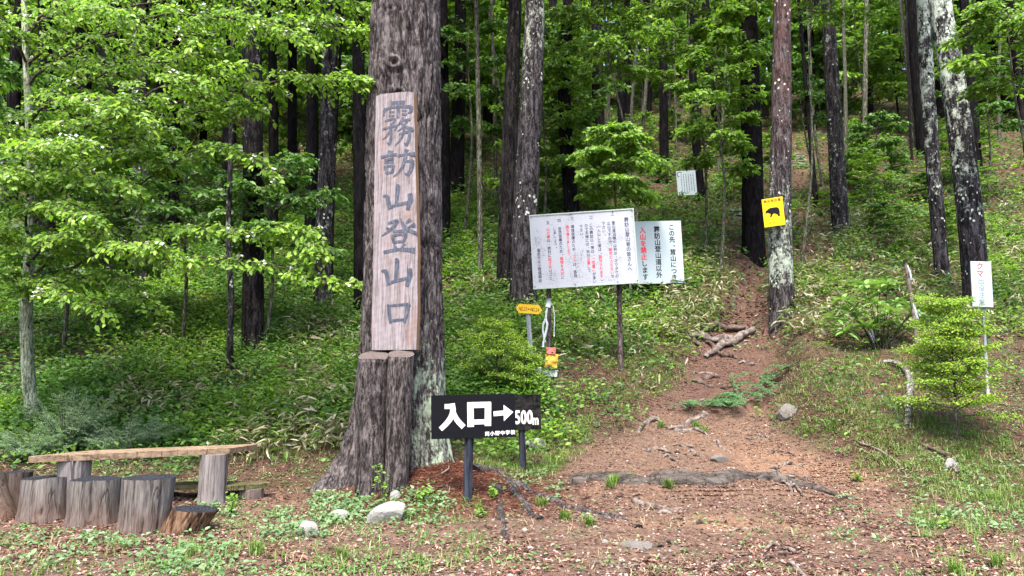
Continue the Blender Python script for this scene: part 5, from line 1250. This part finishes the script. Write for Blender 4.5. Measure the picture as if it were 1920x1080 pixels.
L_rhodo = mat_leaf('leaf_leathery', (.09, .19, .06), (.15, .28, .09), (.26, .42, .11), .3, .4, .4)
def rhododendron():
    g = hit(1650, 655); root = thing('rhododendron', 'shrub with whorls of long leathery green leaves above the right bank', 'shrub', g)
    s = px_of(g); r = np.random.default_rng(6); mb = MB(); L = []
    tips = [(-62, 95), (-35, 118), (-8, 128), (22, 112), (48, 92), (70, 78), (-72, 62), (-44, 72), (-14, 84), (18, 70), (40, 52), (66, 44), (-60, 35), (-28, 42), (0, 48), (86, 96), (92, 60), (30, 128)]
    for i, (a, h) in enumerate(tips):
        tip = np.array([a * s, r.uniform(-.35, .35), h * s]); mb.tube([(a * s * .15, 0, -.05), (a * s * .5, tip[1] * .4, h * s * .5), tuple(tip)], [.010, .007, .005], 6)
        n = 11; th = np.arange(n) * 2.4 + i
        D = np.stack([np.cos(th), np.sin(th), r.uniform(-.35, .75, n)], 1)
        L += [(tip + [0, 0, -.02 * (k % 3)], D[k]) for k in range(n)]
    obj('stem', mb.mesh('stem', True), M_dark, root)
    v, f = leaf_vf(np.zeros((1, 3)), np.array([[1.0, 0, 0]]), np.array([[0, 0, 1.0]]), 1.0, .28, droop=.2); lm = mesh_np('leaf', v, f, True); lm.materials.append(L_rhodo)
    for p, d in L:
        o = bpy.data.objects.new('leaf', lm); COL.objects.link(o); o.parent = root; x = unit(d); y = unit(np.cross([0, 0, 1.0], x)); z = np.cross(x, y); ln = r.uniform(.24, .36)
        o.matrix_local = Matrix([[x[k], y[k], z[k], p[k]] for k in range(3)] + [[0, 0, 0, 1]]) @ Matrix.Scale(ln, 4)
rhododendron()

L_fir = mat_leaf('needle_blue', (.08, .19, .09), (.14, .29, .14), (.23, .40, .20), .35)
L_jun = mat_leaf('needle_grey', (.15, .27, .16), (.25, .38, .24), (.40, .52, .37), .35)
def needled(label, P0, brs, mat, nlen, name, cat, step=.010, r0=.01, width=.24, group=None, sub=.16, nsub=12, fl=.35):
    root = thing(name, label, cat, P0, (0, 0, 0), group); mb = MB(); vs = []
    for P in brs:
        P = smooth_pts(P, 4); mb.tube(P, np.linspace(r0, .002, len(P)), 5, False); segs = [P]
        for i in range(nsub):
            t = (.12 + .85 * i / nsub) * (len(P) - 1); j = min(int(t), len(P) - 2); p = P[j] + (P[j + 1] - P[j]) * (t - j); tg = unit(P[j + 1] - P[j]); sd = unit(np.cross(tg, [0, 0, 1.0])) * (1 if i % 2 else -1)
            d = unit(tg * .6 + sd * .8 + rng.normal(0, .18, 3)); l = sub * rng.uniform(.6, 1.2) * (1.1 - .6 * i / nsub); Q = np.stack([p, p + d * l * .5, p + d * l - [0, 0, l * .12]]); segs.append(Q); mb.tube(Q, [.003, .002, .001], 3, False)
        for Q in segs:
            ln = np.linalg.norm(np.diff(Q, axis=0), axis=1).sum(); n = max(6, int(ln / step)); t = np.linspace(0, len(Q) - 1.001, n); j = t.astype(int); f = (t - j)[:, None]; p = Q[j] * (1 - f) + Q[j + 1] * f; tg = unit(Q[j + 1] - Q[j])
            for sgn in (-1, 1):
                sd = unit(np.cross(tg, [0, 0, 1.0])) * sgn; D = tg * .45 + sd + rnd(n, fl); vs.append(leaf_vf(p, D, np.array([0, 0, 1.0]) + rnd(n, .3), nlen * rng.uniform(.7, 1.1, n), nlen * width, tri=True))
    obj('stem', mb, M_twig, root); V, F = cat_vf(vs); tag(obj('foliage', mesh_np('foliage', V, F), mat, root), kind='stuff'); return len(F)
nn = 0
def fir_low(label, pts, side=5, seed=0):
    global nn
    P = np.array([hit(*p) for p in pts]); b = P[0].copy(); P = P - b; P[:, 2] += .12; r = np.random.default_rng(seed); brs = [P]
    Q = smooth_pts(P, 4)
    for i in range(side):
        j = int(r.uniform(.1, .9) * len(Q)); tg = unit(Q[min(j + 1, len(Q) - 1)] - Q[j - 1]); sd = unit(np.cross(tg, [0, 0, 1])) * (1 if i % 2 else -1)
        d = unit(tg * .6 + sd * .8); l = r.uniform(.3, .6); brs.append(np.stack([Q[j], Q[j] + d * l * .5 + [0, 0, .06], Q[j] + d * l + [0, 0, .02]]))
    nn += needled(label, b, brs, L_fir, .042, 'fir_branch', 'branch', .009, .012, .2, 'fir branches lying over the path')
fir_low('blue-green fir branch sprawling from the bank down to the path', [(1500, 690), (1450, 715), (1400, 745), (1355, 770)], 9, 1)
fir_low('smaller fir branch reaching across the path from its left side', [(1250, 770), (1290, 772), (1325, 768), (1350, 775)], 5, 2)
fir_low('upright fir twig at the right foot of the gully', [(1400, 770), (1380, 740), (1372, 712)], 4, 3)
fir_low('fir sprays on the bank above the sprawling branch', [(1475, 735), (1440, 742), (1400, 757), (1365, 768)], 8, 4)
def juniper(label, px, py, ctr, n, Rr, H, seed):
    global nn
    g = hit(px, py); r = np.random.default_rng(seed); s = px_of(g); brs = []
    for i in range(n):
        a = r.uniform(0, 6.28); l = Rr * r.uniform(.5, 1); h = H * r.uniform(.35, 1) * (1 - .3 * l / Rr); e = np.array([math.cos(a) * l, math.sin(a) * l * .6, h])
        brs.append(np.stack([e * 0, e * .5 + [0, 0, .1 * h], e]))
    nn += needled(label, g, brs, L_jun, .035, 'feathery_shrub', 'shrub', .011, .008, .14, 'feathery grey shrubs behind the table', .17, 16, .5)
juniper('tall feathery blue-grey shrub right of the pale mossy stem', 120, 850, None, 46, .8, 1.25, 1)
juniper('wide low feathery blue-grey shrub behind the plank table', 235, 850, None, 54, .95, .75, 2)
juniper('feathery grey-green shrub behind the left end of the table', 60, 862, None, 36, .7, .6, 3)
def stake(label, px, py, top, Yo=0, w=9):
    g = hit(px, py); t = at(*top, g[1]); b = g - [0, 0, .1]; root = thing('leaning_stake', label, 'stake', g)
    obj('pole', MB().add(*tube_vf(smooth_pts([b - g, (b + t) / 2 - g + [.02, 0, 0], t - g], 6), np.linspace(w * px_of(g) / 2, w * px_of(g) / 3, 13), 10, True, lambda t_, th: 1 + .2 * noise(np.cos(th) * 2, np.sin(th) * 2, t_ * 9))).mesh('pole', True), M_root_pale, root)
    mw = mat_plain('white_tape', (.36, .40, .44), .5, .2, 30, .003)
    for k, (f, l) in enumerate(((.98, .35), (.62, .42), (.55, .22))):
        p = (b * (1 - f) + t * f) - g; Q = smooth_pts([p, p + [.05, -.03, -l * .5], p + [.07 + .03 * k, -.03, -l]], 4); obj('tape', MB().add(*tube_vf(Q, .018, 6, True, lambda t_, th: 1 + .5 * noise(t_ * 9, th, k))), mw, root)
stake('leaning pale stake with torn white tape left of the lime green shrub', 1722, 662, (1697, 488))
stake('short peeled stake under the rhododendron leaves', 1633, 640, (1628, 604), w=6)

# ================================================================== ground cover (nobody could count it)
def sample(n, x0=-260, x1=2180, y0=90, y1=1150, far=60):
    px = rng.uniform(x0, x1, n); py = rng.uniform(y0, y1, n); P, ok = hits(px, py, far); return P, px[ok], py[ok]
def keepout(P, r=.0):
    m = np.hypot(P[:, 0] - MT[0], (P[:, 1] - MT[1])) > .85
    m &= ~((P[:, 0] > -7.5) & (P[:, 0] < -2.6) & (P[:, 1] > 7.2) & (P[:, 1] < 10.3) & (P[:, 0] < -3.0))
    return m
def herb(P, n, L, hgt, rad, mat, name, label, tri=True, width=.55, up=.25, nj=.45):
    k = len(P); q = np.repeat(P, n, 0); m = len(q); a = rng.uniform(0, 6.283, m); sz = np.repeat(rng.uniform(.5, 1.2, k), n)
    rr = np.sqrt(rng.random(m)) * rad * sz; d = np.stack([np.cos(a), np.sin(a), rng.normal(up, .35, m)], 1)
    q = q + np.stack([np.cos(a) * rr, np.sin(a) * rr, (.15 + .85 * rng.random(m)) * hgt * sz * (1 - .5 * rr / (rad * 1.2 + 1e-6))], 1)
    LL = L * rng.uniform(.55, 1.25, m) * (1 + .045 * np.clip(q[:, 1] - 15, 0, 40))
    V, F = leaf_vf(q, d, np.array([0, -.45, 1.0]) + rnd(m, nj), LL, LL * width, tri=tri)
    return tag(obj(name, mesh_np(name, V, F), mat), label, None, None, 'stuff')
P, px, py = sample(112000, -800, 2650); bb = bare(P[:, 0], P[:, 1]); ko = keepout(P)
pat = fbm(P[:, 0] * .5, P[:, 1] * .5, 7, 3, 61); pat2 = fbm(P[:, 0] * 1.1, P[:, 1] * 1.1, 1, 3, 71)
txs = np.interp(P[:, 1], TY, TX); tws = np.interp(P[:, 1], TY, TW); edge = (np.abs(P[:, 0] - txs) - tws)
low = (1 - sst(14.0, 16.5, P[:, 1])) * sst(.2, 1.2, P[:, 0] - (12 - P[:, 1]) * .1) * (1 - sst(4.5, 6.5, edge))          # trodden, sparse ground beside the path
low = np.maximum(low, (1 - sst(11.6, 12.6, P[:, 1])) * sst(-4.6, -3.8, P[:, 0]) * (1 - sst(-2.2, -1.2, P[:, 0])))
low = np.maximum(low, .8 * (1 - sst(.4, 1.4, edge + .5 * pat)) * (P[:, 1] < 22))
hill = sst(10.2, 12.5, P[:, 1]) * (1 - .93 * low); right = sst(2, 6, P[:, 0] - (P[:, 1] - 12) * .2)
u = rng.random(len(P)); open_ = sst(.1, .6, pat)
dens = (1 - bb) * hill * (1 - .85 * right * sst(-.25, .15, pat2)) * (1 - .75 * (pat > .22)); far_k = np.where(P[:, 1] > 24, .9, 1.0)
sel = ko & (u < dens * far_k * .95)
Q = P[sel]; t = rng.random(len(Q)); tone = fbm(Q[:, 0] * .8, Q[:, 1] * .8, 4, 2, 81); hv = .55 + .9 * (fbm(Q[:, 0] * .6, Q[:, 1] * .6, 9, 2, 33) + .5)
A_ = tone > .05; 
herb(Q[A_], 8, .092, .42, .28, LU[0], 'undergrowth', 'fresh green low leafy undergrowth')
herb(Q[~A_], 8, .095, .40, .28, LU[1], 'undergrowth', 'mid green low leafy undergrowth')
sel2 = ko & (u > .4) & (u < .4 + .4 * (1 - bb) * hill); herb(P[sel2], 6, .09, .18, .24, LU[2], 'undergrowth', 'dark green creeping leaves')
# knee- and hip-high bushes of the forest floor, hiding the feet of the trunks
Pb, bx_, by_ = sample(2600, y0=330, y1=830, far=40); eb = np.abs(Pb[:, 0] - np.interp(Pb[:, 1], TY, TX)) - np.interp(Pb[:, 1], TY, TW)
kb = keepout(Pb) & (eb > .9) & (Pb[:, 1] > 12.2) & (fbm(Pb[:, 0] * .5, Pb[:, 1] * .5, 3, 2, 17) > -.25) & (rng.random(len(Pb)) < np.where(Pb[:, 0] < 2, .62, np.where(Pb[:, 1] > 16, .30, .05)))
Pb = Pb[kb]; h_ = rng.random(len(Pb)) < .5
herb(Pb[h_], 46, .085, .75, .42, LU[1], 'undergrowth', 'bushy mid green undergrowth', tri=False); herb(Pb[~h_], 40, .08, .6, .38, LU[0], 'undergrowth', 'bushy fresh green undergrowth', tri=False)
# low small weeds on the bank, the mound and the bare ground
P2, _, _ = sample(34000, -700, 2400, y0=560, far=20); b2 = bare(P2[:, 0], P2[:, 1]); p2 = fbm(P2[:, 0] * 1.5, P2[:, 1] * 1.5, 2, 3, 91); k2 = np.hypot(P2[:, 0] - MT[0], (P2[:, 1] - MT[1])) > .8
front = P2[:, 1] < 9.0; leftf = sst(.5, -1.5, P2[:, 0]); corner = sst(4.6, 6.0, P2[:, 0] - (8 - P2[:, 1]) * .2)
p2 = p2 + .25 * ((P2[:, 0] > 4.5) & (P2[:, 1] > 9.5)); pr = np.where(front, .06 + .42 * leftf * (p2 > .0) + .5 * corner, (1 - b2) * (.35 + .4 * (p2 > 0)))
pr = np.where(P2[:, 1] < 9.3, pr, pr * (1 - b2)); s2 = k2 & (rng.random(len(P2)) < pr)
L_weed = mat_leaf('leaf_weed', (.06, .14, .035), (.11, .21, .06), (.18, .29, .10), .3)
herb(P2[s2], 5, .038, .05, .06, L_weed, 'weeds', 'small pale green weeds scattered over the ground', nj=.3)

L_pale = mat_leaf('leaf_grey_green', (.07, .14, .05), (.12, .21, .085), (.19, .29, .135), .3)
cl = []
for x0, x1, y0, y1, n_ in ((590, 700, 930, 985, 60), (745, 840, 925, 985, 34), (500, 610, 960, 1010, 30), (380, 450, 930, 975, 20), (930, 1060, 880, 950, 16), (30, 260, 1000, 1075, 22), (260, 480, 1010, 1080, 26), (1560, 1660, 900, 1020, 8), (1380, 1500, 600, 660, 30), (700, 735, 900, 950, 8), (1700, 1920, 860, 1000, 60)):
    cl.append(hits(rng.uniform(x0, x1, n_), rng.uniform(y0, y1, n_), 30)[0])
herb(np.concatenate(cl), 11, .055, .11, .11, L_pale, 'weeds', 'pale grey-green weeds round the stones and stumps', tri=False, nj=.3)

def blades(P, n, h, spread, mat, name, label, w=.006, bend=.5, seed=0):
    k = len(P); q = np.repeat(P, n, 0); m = len(q); a = rng.uniform(0, 6.283, m); H = h * rng.uniform(.5, 1.15, m); q = q + np.stack([rng.normal(0, spread, m), rng.normal(0, spread, m), np.zeros(m)], 1)
    d = np.stack([np.cos(a), np.sin(a), 0 * a], 1); s = np.stack([-np.sin(a), np.cos(a), 0 * a], 1); bd = bend * rng.uniform(.3, 1.3, m)
    mid = q + d * (H * bd * .35)[:, None] + np.array([0, 0, 1]) * (H * .62)[:, None]; tip = q + d * (H * bd)[:, None] + np.array([0, 0, 1]) * (H * (1 - .35 * bd))[:, None]
    W = w * rng.uniform(.7, 1.3, m)[:, None]; V = np.stack([q - s * W, q + s * W, mid + s * W * .8, mid - s * W * .8, tip], 1).reshape(-1, 3); b = np.arange(m)[:, None] * 5
    F = np.stack([b + [0, 1, 2], b + [0, 2, 3], b + [3, 2, 4]], 1).reshape(-1, 3)
    return tag(obj(name, mesh_np(name, V, F), mat), label, None, None, 'stuff')
L_grass = mat_leaf('grass_blade', (.07, .15, .02), (.12, .22, .035), (.20, .29, .07), .35)
L_dry = mat_leaf('dry_grass', (.20, .16, .085), (.30, .25, .14), (.42, .36, .23), .25)
P3, qx, qy = sample(24000, y0=560, far=22); b3 = bare(P3[:, 0], P3[:, 1]); p3 = fbm(P3[:, 0] * 1.2, P3[:, 1] * 1.2, 5, 3, 101); k3 = keepout(P3)
reg = np.zeros(len(P3))
def reg_add(x0, x1, y0, y1, v):
    c = (qx > x0) & (qx < x1) & (qy > y0) & (qy < y1); reg[c] = np.maximum(reg[c], v)
reg_add(880, 1110, 780, 900, .9); reg_add(1720, 2200, 850, 1010, .55); reg_add(1040, 1300, 640, 790, .5); reg_add(450, 660, 700, 870, .55); reg_add(1380, 1760, 640, 820, .5); reg_add(-260, 660, 1000, 1150, .06); reg_add(1700, 2200, 1000, 1150, .08); reg_add(420, 900, 930, 1150, .08); reg_add(1100, 1300, 600, 700, .5); reg_add(1600, 1900, 780, 880, .5)
r3 = rng.random(len(P3)); g3 = (r3 < reg * (.4 + .9 * (p3 > 0))) & k3 & (b3 * (P3[:, 1] > 9.2) < .5)
blades(P3[g3], 10, .115, .05, L_grass, 'grass', 'short green grass on the banks and in the corner', bend=1.25, w=.0032)
d3 = (r3 > .55) & (r3 < .55 + .32 * (.25 + reg)) & k3 & (b3 * (P3[:, 1] > 9.2) < .6); d3 = d3 & ((P3[:, 1] > 9.3) | (r3 < .58)); blades(P3[d3], 7, .10, .06, L_dry, 'dry_grass', 'dry straw-coloured grass', bend=1.9, w=.003)
for i, (a, b_) in enumerate(((1145, 915), (1180, 900), (1015, 950), (1105, 985), (1062, 975), (1240, 800), (1150, 905), (540, 800), (1255, 915), (1790, 1075), (1305, 800), (1320, 812), (1870, 1060), (640, 1050), (480, 1040))):
    g = hit(a, b_); o = blades(np.array([g] * 3), 22, .15, .025, L_grass, 'grass_tuft', None, w=.004, bend=1.0); o['kind'] = 'stuff'; o['label'] = 'single grass tuft on the bare ground'

# bamboo grass: long blades, many of them bleached
L_sasa = mat_leaf('bamboo_leaf_dry', (.19, .175, .105), (.33, .31, .21), (.47, .44, .33), .25)
L_sasag = mat_leaf('bamboo_leaf', (.07, .14, .03), (.13, .21, .05), (.24, .30, .10), .3)
P4, sx_, sy_ = sample(24000, y0=330, far=32); v = np.zeros(len(P4))
for x0, x1, y0, y1, q in ((1230, 1440, 470, 640, .75), (1440, 1780, 400, 640, .8), (540, 690, 590, 800, .42), (1780, 2180, 430, 640, .75), (200, 680, 640, 800, .20), (850, 1230, 540, 700, .20), (1180, 1300, 640, 760, .2), (1000, 1500, 330, 520, .10), (380, 700, 780, 870, .3), (1650, 1800, 380, 560, .3), (1500, 1920, 330, 430, .12)):
    c = (sx_ > x0) & (sx_ < x1) & (sy_ > y0) & (sy_ < y1); v[c] = np.maximum(v[c], q)
ps = fbm(P4[:, 0] * .9, P4[:, 1] * .9, 0, 2, 111); s4 = (rng.random(len(P4)) < v * (.35 + 1.1 * (ps > 0))) & (bare(P4[:, 0], P4[:, 1]) < .4) & keepout(P4)
Q = P4[s4]; dry = rng.random(len(Q)) < .62
def sasa(P, mat, label):
    n = 6; k = len(P); q = np.repeat(P, n, 0); m = len(q); a = rng.uniform(0, 6.28, m); d = np.stack([np.cos(a), np.sin(a), rng.normal(.0, .45, m)], 1)
    q = q + np.stack([rng.normal(0, .06, m), rng.normal(0, .06, m), rng.uniform(.08, .42, m)], 1); L = rng.uniform(.11, .24, m)
    V, F = leaf_vf(q, d, np.array([0, 0, 1.0]) + rnd(m, .5), L, L * .2, droop=.3); tag(obj('bamboo_grass', mesh_np('bamboo_grass', V, F), mat), label, None, None, 'stuff')
    blades(P, 2, .38, .02, L_dry, 'bamboo_stems', 'thin straw-coloured bamboo grass stems', w=.003, bend=.2)
sasa(Q[dry], L_sasa, 'bleached dry bamboo grass leaves'); sasa(Q[~dry], L_sasag, 'green bamboo grass leaves')

# leaf litter, needles, pebbles, twigs
M_litter = mat_island('litter', [(0, (.025, .011, .009)), (.3, (.085, .036, .027)), (.65, (.17, .085, .062)), (.9, (.27, .17, .13)), (1, (.38, .28, .22))])
M_redneedle = mat_island('red_needles', [(0, (.07, .018, .012)), (.5, (.19, .055, .033)), (1, (.33, .16, .10))])
M_peb = mat_island('pebble', [(0, (.10, .085, .075)), (.5, (.24, .19, .16)), (1, (.42, .36, .32))])
def flakes(P, L, W, mat, name, label, lift=.012, nj=.35):
    m = len(P); a = rng.uniform(0, 6.28, m); d = np.stack([np.cos(a), np.sin(a), rng.normal(0, .18, m)], 1); q = P + [0, 0, 1] * rng.uniform(.003, lift, m)[:, None]
    LL = L * rng.uniform(.5, 1.4, m); V, F = leaf_vf(q - d * LL[:, None] * .5, d, np.array([0, 0, 1.0]) + rnd(m, nj), LL, LL * W, tri=True)
    return tag(obj(name, mesh_np(name, V, F), mat), label, None, None, 'stuff')
P5, _, _ = sample(170000, -500, 2350, y0=560, far=26); b5 = bare(P5[:, 0], P5[:, 1]); n5 = fbm(P5[:, 0] * 1.3, P5[:, 1] * 1.3, 0, 3, 121)
w5 = .18 + .72 * sst(-.15, .25, n5); w5 = w5 * np.where(b5 > .5, 1, .75); s5 = rng.random(len(P5)) < w5; flakes(P5[s5], .045, .5, M_litter, 'leaf_litter', 'reddish brown dead leaf litter')
P6, _, _ = sample(30000, y0=200, y1=640, far=45); flakes(P6, .12, .4, M_litter, 'leaf_litter', 'brown litter over the slope', .05)
g = np.array([-.75, 9.2]); m = 12000; q = rng.normal(0, 1, (m, 2)) * [.70, .55] + g; q = q[(q[:, 1] > 8.1)]
flakes(np.c_[q, gz(q[:, 0], q[:, 1])], .085, .05, M_redneedle, 'red_needles', 'rust red fallen needles heaped round the entrance sign', .045, .6)
P7, _, _ = sample(14000, y0=720, far=14); s7 = rng.random(len(P7)) < .75; flakes(P7[s7], .11, .04, mat_island('twiglets', [(0, (.07, .045, .035)), (.6, (.2, .14, .11)), (1, (.38, .30, .25))]), 'twiglets', 'thin dead twigs strewn on the ground', .02, .5)
P8, _, _ = sample(7000, y0=760, far=13); b8 = bare(P8[:, 0], P8[:, 1]) > .5; P8 = P8[b8]
ico = np.array([(0, 0, 1), (.9, 0, .3), (.28, .85, .3), (-.72, .53, .3), (-.72, -.53, .3), (.28, -.85, .3), (0, 0, -.6)]); icf = np.array([(0, 1, 2), (0, 2, 3), (0, 3, 4), (0, 4, 5), (0, 5, 1), (6, 2, 1), (6, 3, 2), (6, 4, 3), (6, 5, 4), (6, 1, 5)])
s = .011 * rng.lognormal(0, .5, len(P8)); V = P8[:, None] + (ico[None] * rng.uniform(.6, 1.3, (len(P8), 7, 3)) * [1, 1, .6]) * s[:, None, None]
F = (icf[None] + np.arange(len(P8))[:, None, None] * 7).reshape(-1, 3); tag(obj('pebbles', mesh_np('pebbles', V.reshape(-1, 3), F), M_peb), 'small stones on the bare ground', None, None, 'stuff')

# small leafy sprout between the support logs, twigs and a few dead sticks of the bank
def sprout(label, p, h, n, seed):
    r = np.random.default_rng(seed); root = thing('sprout', label, 'plant', p, (0, 0, 0), 'small sprouts in the open'); mb = MB(); S_ = []
    for k in range(3):
        e = np.array([r.normal(0, .22) * h, r.normal(0, .1) * h, h * r.uniform(.6, 1)]); mb.tube([(0, 0, -.02), tuple(e * .5 + [.02, 0, 0]), tuple(e)], [.005, .004, .002], 5)
        t = r.uniform(.25, 1, n)[:, None]; S_.append(e * t + r.normal(0, .02, (n, 3)))
    P = np.concatenate(S_); obj('stem', mb, M_stem, root); L = r.uniform(.03, .06, len(P))
    V, F = leaf_vf(P, rnd(len(P)) * [1, .6, .4], np.array([0, -.5, 1]) + rnd(len(P), .3), L, L * .6); tag(obj('foliage', mesh_np('foliage', V, F), LU[0], root), kind='stuff')
q = at(716, 940, 8.6); sprout('slender leafy sprout rising between the two support logs', (q[0], 8.62, float(gz(q[0], 8.62))), .52, 14, 1)
for lb, px_, py_, h_ in (('leafy sprout right of the right support log', 790, 945, .22), ('pale leafy sprout right of the entrance sign post', 925, 935, .18), ('lower leafy sprout under the entrance sign, nearest the camera', 905, 972, .16), ('leafy sprout against the split orange stump', 432, 965, .26), ('round-leaved sprout on the bare ground at lower right', 1605, 902, .14), ('small sprout below the round-leaved one at lower right', 1770, 992, .10)):
    sprout(lb, hit(px_, py_), h_, 16, px_)
by = {}
for o in SC.objects:
    if o.parent is None and o.get('label') and o.get('kind') is None: by.setdefault(o['label'], []).append(o)
for lb, os_ in by.items():
    if len(os_) > 1:
        os_.sort(key=lambda o: o.location[1])
        for i, o in enumerate(os_): o['label'] = lb + ', ' + ('nearest' if i == 0 else 'farthest' if i == len(os_) - 1 else ('second', 'third', 'fourth', 'fifth', 'sixth', 'seventh', 'eighth', 'ninth', 'tenth', 'eleventh', 'twelfth')[min(i - 1, 10)] + ' nearest')
tt = sum(len(o.data.polygons) for o in {o.data.name: o for o in SC.objects if o.type == 'MESH'}.values())
print('POLYS', tt, 'leaves', nl, n_fl, ns, nn, 'objects', len(SC.objects))
